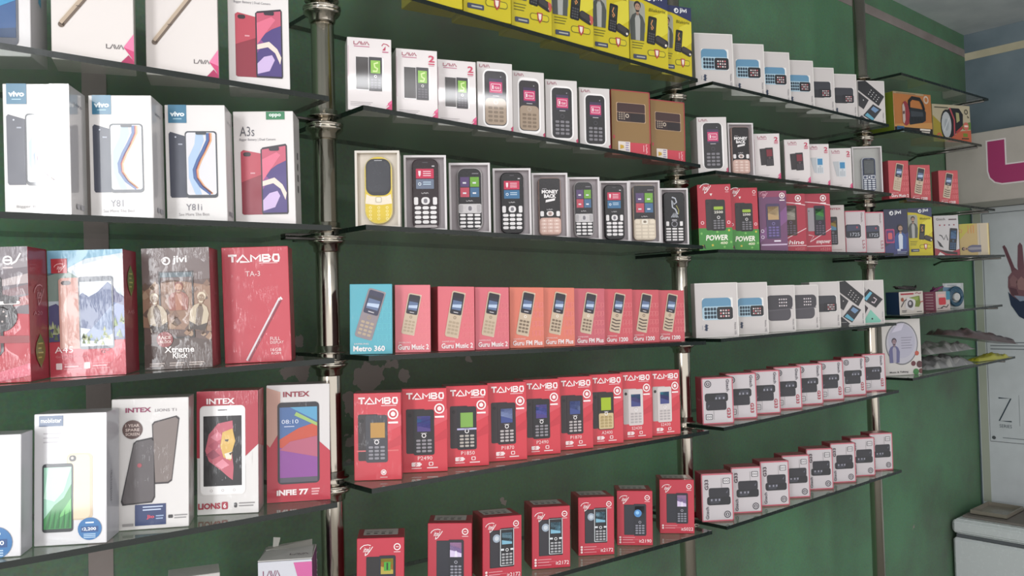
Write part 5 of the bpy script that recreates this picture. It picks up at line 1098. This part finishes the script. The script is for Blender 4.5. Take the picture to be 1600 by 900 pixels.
SPEC = [
 # id, design, variant, extra, look
 ('a1', d_bluescreen, None, 'satin', 'large white box with blue-screened phone, cut by the picture edge'),
 ('a2', d_lavabig, None, 'satin', 'large white box with slanted gold phone edge, left one of two alike'),
 ('a3', d_lavabig, None, 'satin', 'large white box with slanted gold phone edge, right one of two alike'),
 ('a4', d_oppo, None, 'satin', 'white box with paired red phones, on the topmost shelf beside the left post'),
 ('b1', d_vivo, 'big', 'laminate', "white box with blue corner tag, leftmost on left bay's second shelf"),
 ('b2', d_vivo, 'y8', 'satin', "white box with blue corner tag, second from left on left bay's second shelf"),
 ('b3', d_vivo, 'y81', 'satin', "white box with blue corner tag, third from left on left bay's second shelf"),
 ('b4', d_oppo, None, 'satin', 'white box with green corner tag and paired red phones'),
 ('c1', d_power_red, None, 'film', 'red and grey phone box with dark wheels, cut by the left picture edge'),
 ('c2', d_a45, None, 'film', 'smartphone box with mountain picture and rose gold phone'),
 ('c3', d_xtreme, None, 'film', 'brown film-wrapped smartphone box with printed running figures'),
 ('c4', d_tambo_big, None, 'film', 'red film-wrapped smartphone box with thin slanted phone edge'),
 ('d1', d_mobistar, 'slim', 'satin', 'white smartphone box with blue round sticker, cut by the left picture edge'),
 ('d2', d_mobistar, None, 'satin', 'white smartphone box with green-screened phone and blue name tag'),
 ('d3', d_lions_t1, None, 'film', 'white smartphone box with two slanted grey phones under film'),
 ('d4', d_lions6, None, 'film', 'red and white smartphone box with big cat on the phone screen'),
 ('d5', d_infie, None, 'film', 'white and red smartphone box with rainbow screen, in front of left post'),
 ('y2', d_jivi_yellow, 'plain', 'card', None), ('y3', d_jivi_yellow, None, 'card', None), ('y4', d_jivi_yellow, 'red', 'film', None), ('y5', d_jivi_yellow, 'red', 'card', None),
 ('y6', d_jivi_yellow, None, 'card', None), ('y7', d_jivi_yellow, None, 'card', None), ('y8', d_jivi_yellow, None, 'card', None),
 ('L1', d_lava, 'support', 'satin', 'white phone box with pink corner and green-screened black phones'), ('L2', d_lava, 'green', 'card', 'white phone box with crimson 2 and green-screened phones'), ('L3', d_lava, 'green', 'satin', 'white phone box with crimson 2 and glare spot'),
 ('L4', d_window, 'gold', 'satin', 'white box with large gold keypad phone'), ('L5', d_window, 'gold', 'card', 'white box with large gold keypad phone'), ('L6', d_window, 'black', 'card', 'white box with large black keypad phone'), ('L7', d_window, 'black', 'card', 'white box with large black keypad phone'),
 ('G1', d_gold, None, 'card', 'gold brown box with dark sideways phones'), ('G2', d_gold, None, 'card', 'gold brown box with dark sideways phones'),
 ('H0', d_samsung, 'metro', 'film', 'turquoise film-wrapped phone box'), ('H1', d_samsung, 'music', 'film', SAL), ('H2', d_samsung, 'music', 'card', SAL), ('H3', d_samsung, 'music', 'card', SAL),
 ('H4', d_samsung, 'fm', 'card', 'orange red phone box'), ('H5', d_samsung, 'fm', 'card', 'orange red phone box'), ('H6', d_samsung, 'fm', 'card', 'rose red phone box'),
 ('H7', d_samsung, 'g12', 'card', 'red phone box with curved gold keys'), ('H8', d_samsung, 'g12', 'card', 'red phone box with curved gold keys'), ('H9', d_samsung, 'g12', 'card', 'red phone box with curved gold keys'),
 ('A1', d_tambo, 'gold', 'film', 'crinkled ' + RB + 'gold square screen'), ('A2', d_tambo, 'p2490', 'card', RB + 'purple-blue screen'), ('A3', d_tambo, 'p1850', 'card', RB + 'green screen, black phone'), ('A4', d_tambo, 'p1870', 'card', RB + 'blue marbled screen'), ('A5', d_tambo, 'p2490', 'card', RB + 'purple-blue screen'),
 ('A6', d_tambo, 'p1870', 'card', RB + 'blue marbled screen'), ('A7', d_tambo, 'a2400', 'card', RB + 'lime screen, gold phone'), ('A8', d_tambo, 's2430', 'card', RB + 'white phone'), ('A9', d_tambo, 's2430', 'card', RB + 'white phone'),
 ('I0', d_itel, 'a', 'card', 'red box with yellow-green phone screen'), ('I1', d_itel, 'b', 'card', 'red box with dark lilac-screened phones'), ('I2', d_itel, 'c', 'card', 'red box with white-framed phone'), ('I3', d_itel, 'c', 'card', 'red box with white-framed phone'), ('I4', d_itel, 'c', 'card', 'red box with white-framed phone'), ('I5', d_itel, 'd', 'card', 'red box with blue globe screen'), ('I6', d_itel, 'b', 'card', 'red box with dark lilac-screened phones'),
 ('N1', d_nokia, 'blue', 'card', 'white box with sideways blue phones'), ('N2', d_nokia, 'blue', 'card', 'white box with sideways blue phones'), ('N3', d_nokia, 'blue', 'card', 'white box with sideways blue phones'), ('N4', d_nokia, 'blue', 'card', 'white box with sideways blue phones'),
 ('N5', d_nokia, 'dark', 'card', 'white box with sideways black phones'), ('N6', d_nokia, 'dark', 'card', 'white box with sideways black phones'), ('N7', d_nokia, 'diamond', 'card', 'white box with diagonal black phones'),
 ('P1', d_window, 'black', 'card', 'white box with large black keypad phone'), ('P2', 'tray', 'money', None, None), ('P3', d_lava, 'red', 'card', 'white box with crimson 2 and black phones'), ('P4', d_lava, 'red', 'card', 'white box with crimson 2 and black phones'), ('P5', d_lava, 'white', 'card', 'white box with crimson 2 and blue-screened phones'), ('P6', d_lava, 'white', 'card', 'white box with crimson 2 and blue-screened phones'), ('P7', 'tray', 'bluewhite', None, None),
 ('Q1', d_power, None, 'card', 'red box with green base'), ('Q2', d_power, None, 'card', 'red box with green base'), ('Q3', d_purple, None, 'film', 'purple box with blue keypad phone'), ('Q4', d_shine, 'shine', 'card', 'dark red box with grey-screened phone'), ('Q5', d_shine, 'onepower', 'card', 'dark red box with green-screened phone'),
 ('Q6', d_intexkey, None, 'card', 'narrow whitish box with black phone'), ('Q7', d_l55, None, 'card', 'white box with red edges'), ('Q8', d_l55, None, 'card', 'white box with red edges'),
 ('U1', d_nokia, 'blue', 'card', 'white box with sideways blue phones'), ('U2', d_nokia, 'blue', 'card', 'white box with sideways blue phones'), ('U3', d_nokia, 'shell', 'card', 'white box with sideways grey phones'), ('U4', d_nokia, 'shell', 'card', 'white box with sideways grey phones'), ('U5', d_nokia, 'dark', 'card', 'white box with sideways black phone'), ('U6', d_nokia, 'diamond', 'card', 'white box with diagonal black phones'), ('U7', d_nokia, 'mint', 'card', 'white box with mint green corner phone'),
] + [('V%d' % k, d_g33, 'up', 'card', 'upright red-edged white box with black phones') for k in range(1, 9)] + [('W%d' % k, d_g33, 'flip', 'card', 'upside-down red-edged white box') for k in range(1, 9)] + [
 ('F1', d_torch, 'orange', 'card', 'orange torch lamp box with green side'), ('F2', d_torch, 'round', 'card', 'torch lamp box with big round lens, beside the wall corner'),
 ('g1', d_samsung, 'music', 'card', 'small salmon red phone box'), ('g2', d_samsung, 'g12', 'card', 'small salmon red phone box'), ('g3', d_samsung, 'g12', 'card', 'small salmon red phone box'),
 ('j1', d_jivi_blue, None, 'card', 'dark blue box with printed man'), ('j2', d_jivi_yellow, None, 'card', 'yellow and blue phone box'), ('j3', d_gtech_white, None, 'card', 'white box with red swoosh'), ('j4', d_yellow_card, None, 'card', 'yellowish box lying sideways'),
 ('k1', d_whiteaccess, None, 'card', 'small white accessory box with dark blue side'), ('k2', d_pinkaccess, None, 'card', 'small pink accessory pack with red square'),
 ('m1', d_headphone, None, 'card', 'white neckband headphone box with round window'),
]
SALCOL = {'H0': '52a8b8', 'H1': 'dc7680', 'H2': 'da6e78', 'H3': 'd66c78', 'H4': 'da7864', 'H5': 'da7864', 'H6': 'c45e6a', 'H7': 'ca545e', 'H8': 'c6525c', 'H9': 'c6525c', 'g1': 'c04a50', 'g2': 'bc484e', 'g3': 'c04a50'}
YLOOK = {'y2': 'yellow torch phone box cut by the top picture edge', 'y3': 'yellow torch phone box', 'y4': 'yellow torch phone box with crinkled film glare', 'y5': 'yellow torch phone box with red lamp', 'y6': 'yellow torch phone box', 'y7': 'yellow torch phone box', 'y8': 'yellow torch phone box before the steel post'}
TRAYLOOK = {'yellow': 'yellow keypad phone with dark rounded screen', 'redblue_grey': 'black keypad phone with red and grey cards on screen', 'tiles_silver': 'silver-framed keypad phone with four coloured tiles', 'redblue': 'black keypad phone with red and blue cards on screen', 'money': 'black phone with white MONEY BACK lettering and rose keys',
            'redblue_small': 'black keypad phone with red and blue cards on screen', 'tiles_gold': 'gold-keyed phone with four coloured tiles', 'swirl': 'black keypad phone with silver swirl on screen', 'bluewhite': 'dark blue keypad phone with white keys'}
TRAYS = [('T1', 'yellow'), ('T2', 'redblue_grey'), ('T3', 'tiles_silver'), ('T4', 'redblue'), ('T5', 'money'), ('T6', 'tiles_silver'), ('T7', 'redblue_small'), ('T8', 'tiles_gold'), ('T9', 'swirl')]
SPEC += [(i, 'tray', v, None, None) for i, v in TRAYS]
# rank of every item along its shelf
RANK = {}
for i in BOX:
    if i == 'k3': continue
    RANK.setdefault((SECT[i[0]], LEVEL[i[0]]), []).append(i)
for v in RANK.values(): v.sort(key=lambda i: BOX[i][0])
def where(i, short=False):
    s, l = SECT[i[0]], LEVEL[i[0]]; r = RANK[(s, l)].index(i)
    return '%s from left on %s %s shelf' % (ORD[r], BAY[s], SHN[s][l])
def frame_of(i):
    x, y, a, w, h, d, z = BOX[i]; a = math.radians(a)
    e = Vector((math.cos(a), math.sin(a), 0)); n = Vector((-math.sin(a), math.cos(a), 0))
    c = Vector((x, y, 0))+e*w/2+n*d/2
    c.z = shelf_z(SECT[i[0]], LEVEL[i[0]], c.x)+.0006
    if i in ('U1', 'N1'): c.x += .005
    return c, a, w, h, d, e, n
def tilt_of(i, a):
    s, l = SECT[i[0]], LEVEL[i[0]]
    sl = shelf_z(s, l, 1.0)-shelf_z(s, l, 0.0)
    return (Matrix.Rotation(-math.atan(sl), 3, 'Y') @ Matrix.Rotation(a, 3, 'Z')).to_euler()
def grp(i):
    s, l = SECT[i[0]], LEVEL[i[0]]
    return 'boxes on the %s %s shelf' % (BAY[s], SHN[s][l])
def nwords(s): return len(s.split())
for i, fn, v, kind, look in SPEC:
    c, a, w, h, d, e, n = frame_of(i)
    if fn == 'tray':
        cream = v in ('yellow',)
        if v == 'money' and i == 'P2': pos = 'second from left on right bay\'s second shelf'
        else: pos = where(i)
        t = thing('phone_tray', ('cream' if cream else 'grey-lined white') + ' open phone tray, ' + pos, 'tray', c, a, grp(i).replace('boxes', 'open trays'))
        t.rotation_euler = tilt_of(i, a)
        make_tray(w, h, d, 'd8d0c6' if cream else 'd4cecf', 'cfc6ba' if cream else '9a9194' if i != 'P7' else 'a8a8a4', t)
        body, fr, fw_, fh_, r = PHONE[v]
        if i == 'P2': fw_ = .7
        pw, ph, pt = w*fw_, h*fh_, .0095
        pc = c - n*(d/2-DEEP+.0014+pt/2) + Vector((-e.x*0, 0, 0)) + Vector((0, 0, (h-ph)/2-.001))
        if v == 'bluewhite': pc += e*w*.06-Vector((0, 0, .012))
        if v == 'yellow': pc += e*w*.02
        look = TRAYLOOK[v]
        k = RANK[(SECT[i[0]], LEVEL[i[0]])].index(i)
        lab = '%s in %s tray on %s %s shelf' % (look, ORD[k], BAY[SECT[i[0]]], SHN[SECT[i[0]]][LEVEL[i[0]]])
        if nwords(lab) > 16: lab = '%s, %s on %s %s shelf' % (look, ORD[k], BAY[SECT[i[0]]], SHN[SECT[i[0]]][LEVEL[i[0]]])
        if nwords(lab) > 16: print('LONG', lab)
        p = thing('mobile_phone', lab, 'phone', pc, a, 'keypad phones in open trays')
        p.rotation_euler = tilt_of(i, a)
        b = PhoneFace(pw, ph, pt)
        make_phone(b, pw, ph, pt, body, p, fr, r)
        phone_print(b.front, v)
        b.build(p)
        continue
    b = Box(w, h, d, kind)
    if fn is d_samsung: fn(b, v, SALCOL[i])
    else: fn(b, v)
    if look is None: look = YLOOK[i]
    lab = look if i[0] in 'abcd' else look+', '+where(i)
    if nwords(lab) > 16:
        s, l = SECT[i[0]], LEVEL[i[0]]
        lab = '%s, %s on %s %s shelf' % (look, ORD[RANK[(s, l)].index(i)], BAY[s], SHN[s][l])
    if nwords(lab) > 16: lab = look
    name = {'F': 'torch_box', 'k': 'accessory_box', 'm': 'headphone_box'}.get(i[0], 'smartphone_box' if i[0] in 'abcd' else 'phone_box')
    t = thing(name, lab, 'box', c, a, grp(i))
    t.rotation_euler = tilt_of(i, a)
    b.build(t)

# opened carton and a box top at the bottom left
def opened_carton():
    c = Vector((-.112, -.076, shelf_z('S', 5, -.1)+.0008)); a = math.radians(-33); w, h, d = .074, .103, .078
    e = Vector((math.cos(a), math.sin(a), 0)); n = Vector((-math.sin(a), math.cos(a), 0))
    base = Vector((-.149, -.055, c.z))+e*w/2+n*d/2
    t = thing('opened_carton', 'opened white and pink phone carton with loose flaps, in front of left post', 'box', base, a)
    b = Box(w, h, d, 'card'); b.shell('c4c4cc', '6c2c64', 'a8a8a4'); f = b.front
    lava_logo(f, 'logo', .1, .8, .3, .08, '7c2850'); f.bars('lettering', '8a8890', .1, .72, .26, 1, .03, .025, 2); f.bars('lettering', '9c9aa2', .1, .6, .36, 5, .07, .012, 2)
    f.poly('carton', 'c45a94', [(.66, .97), (1, .97), (1, .2), (.95, .15)], 1)
    b.right.poly('carton', 'c4bcc4', [(0, 0), (1, 0), (1, .3), (.4, .3), (0, .05)], 1); b.right.text('lettering', 'LAVA', 'e0c8dc', .82, .9, .16, .4, 2, rot=-90)
    b.build(t)
    bm = bmesh.new()
    def flap(pts, th=.0012):
        up_ = [bm.verts.new(p) for p in pts]; lo = [bm.verts.new((p[0], p[1], p[2]-th)) for p in pts]
        bm.faces.new(up_); bm.faces.new(lo[::-1])
        for k in range(len(pts)): bm.faces.new((up_[k], lo[k], lo[(k+1) % len(pts)], up_[(k+1) % len(pts)]))
    flap([(-w/2, -d/2, h+.002), (w/2, -d/2, h+.002), (w/2-.002, .01, h+.006), (-w/2+.006, .006, h+.004)])
    bm_obj('flap', bm, [mat('b8b6b2', 'card')], t)
    bm = bmesh.new()
    flap([(-w/2+.004, .012, h+.003), (w/2-.004, .016, h+.004), (w/2-.006, d/2, h+.008), (-w/2+.004, d/2-.004, h+.002)])
    flap([(-w/2+.012, d/2-.012, h+.004), (-w/2+.02, d/2-.012, h+.004), (-w/2+.022, d/2-.004, h+.014), (-w/2+.012, d/2-.004, h+.015)])
    bm_obj('flap', bm, [mat('b0ada6', 'card')], t)
    f2 = b.top
    # lettering on the top flap
    q = Box(w, h+.0042, d, 'card'); lava_logo(q.top, 'logo', .58, .12, .34, .1, '4c2a44'); q.build(t)
opened_carton()
zz = shelf_z('S', 5, -.22)
t = thing('phone_box', 'white box whose top edge just shows at the lower left picture edge', 'box', (-.222, -.012, zz+.0008), math.radians(-20))
b = Box(.066, .098, .045, 'card'); b.shell('bcb8b4', 'a8a4a2', 'b8b4b0'); b.front.rect('lettering', '8a8890', .1, .8, .5, .84, 1); b.build(t)

# accessory clutter of the corner bay
c, a, w, h, d, e, n = frame_of('k1')
bm = bmesh.new(); pts = []
for k in range(70):
    s = k/69*2*math.pi*3.2
    pts.append(Vector((.036*math.cos(s)*(1-.15*math.sin(s*.31)), .016*math.sin(s), .003+.00012*k+.006*abs(math.sin(s*.5+.4)))))
tube(bm, pts, .0022, 6)
tube(bm, [(.03, -.01, .004), (.036, -.012, .012), (.04, -.008, .018), (.044, 0, .012)], .002, 6)
o = bm_obj('coiled_cable', bm, [mat('2a2425', 'plastic')], loc=c+Vector((0, 0, h)), rot=(0, 0, a)); tag(o, 'dark coiled cable lying on top of the blue-sided accessory box', 'cable')
c, a, w, h, d, e, n = frame_of('k2')
bm = bmesh.new()
for k in range(5):
    q = [(.014*math.cos(s*.7+k)+.004*k-.008, .009*math.sin(s*.7+k*2), .004+.004*k*.6+.003*math.sin(s+k)) for s in range(0, 10)]
    tube(bm, q, .0026, 6)
o = bm_obj('earphone_cord', bm, [mat('6c3358', 'plastic')], loc=c+Vector((0, 0, h-.001)), rot=(0, 0, a)); tag(o, 'purple knotted earphone cord on top of the pink accessory pack', 'cord')
# hanging pack with a ring of blue cable
c, a, w, h, d, e, n = frame_of('k3')
t = thing('cable_pack', 'clear hanging pack with a blue cable ring, against the wall corner', 'pack', c, a)
b = Box(w, h, .004, 'card'); b.shell('a8acac', '9a9e9e')
b.front.rr('header_card', 'b8bcbe', .1, .86, .86, .98, .03, 1); b.front.rect('header_card', '7c8488', .2, .9, .66, .93, 2); b.front.poly('header_card', '5c7c94', [(0, .3), (.6, .8), (0, .85)], 1)
b.build(t)
for p in list(t.children): p.location.y = d/2-.004
bm = bmesh.new()
for r1, zz_, rr_ in ((.026, .0, .006), (.024, -.004, .0055), (.0275, .004, .0045)):
    pts = [Vector((r1*math.cos(2*math.pi*k/28)+.002, d/2-.0135, h*.45+r1*math.sin(2*math.pi*k/28)+zz_)) for k in range(29)]
    tube(bm, pts, rr_, 8)
bm_obj('cable_ring', bm, [mat('2c4c60', 'plastic')], t)
bm = bmesh.new(); tube(bm, [(.002, d/2-.019, h*.45), (.002, d/2-.0062, h*.45)], .013, 18); bm_obj('hub', bm, [mat('b8bab8', 'plastic')], t)

# loose plastic pouches on the lowest corner shelf
def pouch(label, c, rz, L, W, T, hexes, seed, tilt=0, pitch=0):
    rnd = random.Random(seed); bm = bmesh.new(); nx, ny = 26, 10; top = []; bot = []
    for i in range(nx+1):
        ra, rb = [], []
        for j in range(ny+1):
            u, v = i/nx, j/ny; ed = min(u, 1-u, .5)*2*min(v, 1-v, .5)*2
            th = T*(ed**.35 if ed > 0 else 0); nse = noise.noise(Vector((u*9+seed, v*7, seed)))*T*.6*(1 if 0 < ed else .2)
            x, y = (u-.5)*L, (v-.5)*W*(1-.25*abs(u-.5)); zb = max(0, tilt*(u)*L)+.0008
            ra.append(bm.verts.new((x, y, zb+.0008+th+max(nse, -th*.6)))); rb.append(bm.verts.new((x, y, zb)))
        top.append(ra); bot.append(rb)
    for i in range(nx):
        for j in range(ny):
            mi = 0 if len(hexes) == 1 else int(noise.noise(Vector((i*.33+seed, j*.5, 3))) > .12)
            f = bm.faces.new((top[i][j], top[i+1][j], top[i+1][j+1], top[i][j+1])); f.material_index = mi; f.smooth = True
            f = bm.faces.new((bot[i][j], bot[i][j+1], bot[i+1][j+1], bot[i+1][j])); f.material_index = mi
    for i in range(nx):
        bm.faces.new((top[i][0], bot[i][0], bot[i+1][0], top[i+1][0])); bm.faces.new((top[i][ny], top[i+1][ny], bot[i+1][ny], bot[i][ny]))
    for j in range(ny):
        bm.faces.new((top[0][j], top[0][j+1], bot[0][j+1], bot[0][j])); bm.faces.new((top[nx][j], bot[nx][j], bot[nx][j+1], top[nx][j+1]))
    o = bm_obj('plastic_pouch', bm, [mat(hx, 'film') for hx in hexes], loc=c, rot=(0, pitch, rz))
    return tag(o, label, 'pouch', 'loose plastic pouches on the lowest corner shelf')
zt = shelf_z('T', 4, 2.3)
pouch('lower silver-grey plastic pouch lying beside the headphone box', (2.19, -.045, zt+.0003), -.08, .32, .11, .034, ['7c7c7c', '9a9a98'], 2)
pouch('upper silver-grey plastic pouch stacked on another by the headphone box', (2.22, -.035, zt+.047), -.02, .36, .11, .03, ['6c6a68', '8a8886'], 5)
pouch('yellow plastic pouch at the right end of the lowest corner shelf', (2.535, -.082, zt+.0035), -.1, .24, .05, .02, ['a8a634'], 8)
pouch('dark brown pouch lying slanted on top of the other pouches', (2.50, -.04, zt+.074), -.25, .40, .09, .032, ['4c3a3a', '57474a'], 11, pitch=.12)

# ------------------------------------------------------------------ right wall: lit sign, poster, chest freezer
def flatface(parent, kind, W, H, mp, hostname=None):
    h = Box(W, H, .01, kind); h.front = Face(h, W, H, mp); return h
sx = 2.74
t = thing('sign_box', 'big white wall sign with part of a magenta letter', 'sign', (sx, 0, 1.80))
bm = bmesh.new(); add_box(bm, 0, -1.5, 0, XR-sx-.0005, .117, .262, 0, .002); bm_obj('sign_panel', bm, [mat('b9b2aa', 'matte')], t)
W = 1.617
host = Box(W, .262, .01, 'card'); host.front = Face(host, W, .262, lambda u, v, e: Vector((-e, .117-u*W, v*.262)))
f = host.front
def lit(pts, c, L): f.poly('letter', c, [(a/W, bq/.262) for a, bq in pts], L)
# one fat letter L with a rounded heel, outlined in white
def ell(o):
    return [(.150-o, .222+o), (.208+o, .222+o), (.208+o, .128+o), (.40, .128+o), (.40, .062-o), (.195, .062-o), (.172-o*.7, .07-o*.7), (.156-o*.9, .088-o*.6), (.150-o, .112)]
lit(ell(.005), 'e6dede', 1); lit(ell(0), 'a83a6c', 2)
host.build(t)

px = XR-.012
t = thing('wall_poster', 'pale framed wall poster with part of a hand making a V sign', 'poster', (px, 0, .62))
bm = bmesh.new(); add_box(bm, 0, -1.5, 0, .0115, .112, 1.178, 0, .0015); bm_obj('board', bm, [mat('c6cace', 'matte')], t)
W, Hh = 1.612, 1.178
host = Box(W, Hh, .01, 'card'); host.front = Face(host, W, Hh, lambda u, v, e: Vector((-e, .112-u*W, v*Hh)))
f = host.front; U = lambda y: (.112-y)/W; Vv = lambda z: (z-.62)/Hh
f.line('border_line', '5c6064', [(U(.075), Vv(1.775)), (U(.075), Vv(.872)), (U(-1.4), Vv(.872)), (U(-1.4), Vv(1.775)), (U(.075), Vv(1.775))], .0016, 1)
f.rect('border_strip', 'a6aa9c', U(.108), Vv(.63), U(.08), Vv(1.79), 1)
for k in range(3): f.rect('lettering', '6c7278', U(.062), Vv(1.262-.013*k), U(-.5), Vv(1.2655-.013*k), 2)
zy0, zy1, zz0, zz1 = .040, -.004, .955, 1.045
f.line('lettering', '33404c', [(U(zy0), Vv(zz1)), (U(zy1), Vv(zz1)), (U(zy0), Vv(zz0)), (U(zy1), Vv(zz0))], .0032, 3)
f.text('lettering', 'SERIES', '5c646c', U(zy0), Vv(zz0-.026), .011, abs(zy0-zy1)/W, 3)
f.rect('lettering', '6c7278', U(-.032), Vv(.94), U(-.033), Vv(1.06), 3); f.rect('lettering', '7c8288', U(.03), Vv(.888), U(-.5), Vv(.891), 3)
f.circ('screw', '4c5054', U(.062), Vv(.887), .0045, 3, n=10); 
def H(part, col, pts, L): f.poly(part, col, [(U(y), Vv(z)) for y, z in pts], L)
# printed hand: two raised fingers, folded fingers, dark cuff
H('printed_hand', '6c4650', [(.004, 1.640), (-.003, 1.646), (-.010, 1.634), (-.036, 1.556), (-.052, 1.54), (-.048, 1.51), (-.028, 1.52), (-.022, 1.556)], 3)
H('printed_hand', '75505a', [(-.05, 1.64), (-.058, 1.652), (-.066, 1.64), (-.070, 1.55), (-.05, 1.53), (-.046, 1.56)], 3)
H('printed_hand', '7a545c', [(-.012, 1.52), (-.03, 1.545), (-.07, 1.548), (-.095, 1.5), (-.09, 1.43), (-.05, 1.42), (-.022, 1.44), (-.010, 1.48)], 4)
H('printed_hand', '8c666a', [(-.016, 1.51), (-.03, 1.528), (-.046, 1.51), (-.038, 1.48), (-.02, 1.484)], 5); H('printed_hand', '9a7474', [(-.04, 1.5), (-.058, 1.52), (-.076, 1.5), (-.066, 1.466), (-.046, 1.47)], 5)
H('printed_hand', '5c3c46', [(-.014, 1.48), (-.04, 1.472), (-.046, 1.45), (-.024, 1.446)], 5)
H('printed_cuff', '26324c', [(-.010, 1.462), (-.024, 1.445), (-.05, 1.425), (-.095, 1.43), (-.14, 1.36), (-.08, 1.345), (-.045, 1.365), (-.018, 1.41)], 6)
H('printed_cuff', '8c98ac', [(-.03, 1.447), (-.09, 1.44), (-.092, 1.43), (-.05, 1.424)], 7)
host.build(t)

fx = 2.655
t = thing('chest_freezer', 'white chest freezer in the lower right corner', 'freezer', ((fx+XR)/2, -.44, 0))
def rel(bm, x0, y0, z0, x1, y1, z1, bev=.004):
    add_box(bm, x0-(fx+XR)/2, y0+.44, z0, x1-(fx+XR)/2, y1+.44, z1, 0, bev)
wm = mat('d2d6d8', 'plastic')
bm = bmesh.new(); rel(bm, fx+.004, -1.0, .03, XR-.006, .112, .548, .008); bm_obj('cabinet', bm, [wm], t)
bm = bmesh.new(); rel(bm, fx+.016, -.99, .5482, XR-.012, .104, .5618, .002); bm_obj('gasket', bm, [mat('5c6064', 'matte')], t)
bm = bmesh.new(); add_box(bm, fx-(fx+XR)/2, -1.005+.44, .562, XR-.008-(fx+XR)/2, .115+.44, .618, 0, .012)
bmesh.ops.bevel(bm, geom=[e_ for e_ in bm.edges if e_.calc_length() > .1], offset=.004, segments=2, affect='EDGES'); bm_obj('lid', bm, [wm], t)
bm = bmesh.new(); rel(bm, fx+.03, -.96, 0, XR-.03, .08, .03, .001); bm_obj('plinth', bm, [mat('3a3c3e', 'matte')], t)
o = box_obj('cardboard_sheet', (2.70, -.12, .6182), (2.955, .09, .6262), mat('77706a', 'matte'), None, .001); tag(o, 'grey-brown cardboard sheet lying on the white freezer lid', 'sheet')
# a flat clear tray on the sheet
bm = bmesh.new(); z0 = .6266
for (x0, y0, x1, y1, za, zb) in ((2.735, -.05, 2.915, .075, z0, z0+.002), (2.735, -.05, 2.738, .075, z0, z0+.016), (2.912, -.05, 2.915, .075, z0, z0+.016), (2.738, -.05, 2.912, -.047, z0, z0+.016), (2.738, .072, 2.912, .075, z0, z0+.016)):
    add_box(bm, x0, y0, za, x1, y1, zb, 0)
o = bm_obj('plastic_tray', bm, [mat('837c70', 'film')]); tag(o, 'shallow dull plastic tray resting on the freezer lid', 'tray')
o = box_obj('carrying_case', (2.80, -.16, .6186), (2.94, -.122, .652), mat('1c1e24', 'plastic'), None, .008); tag(o, 'small black case on the freezer at the right picture edge', 'case')
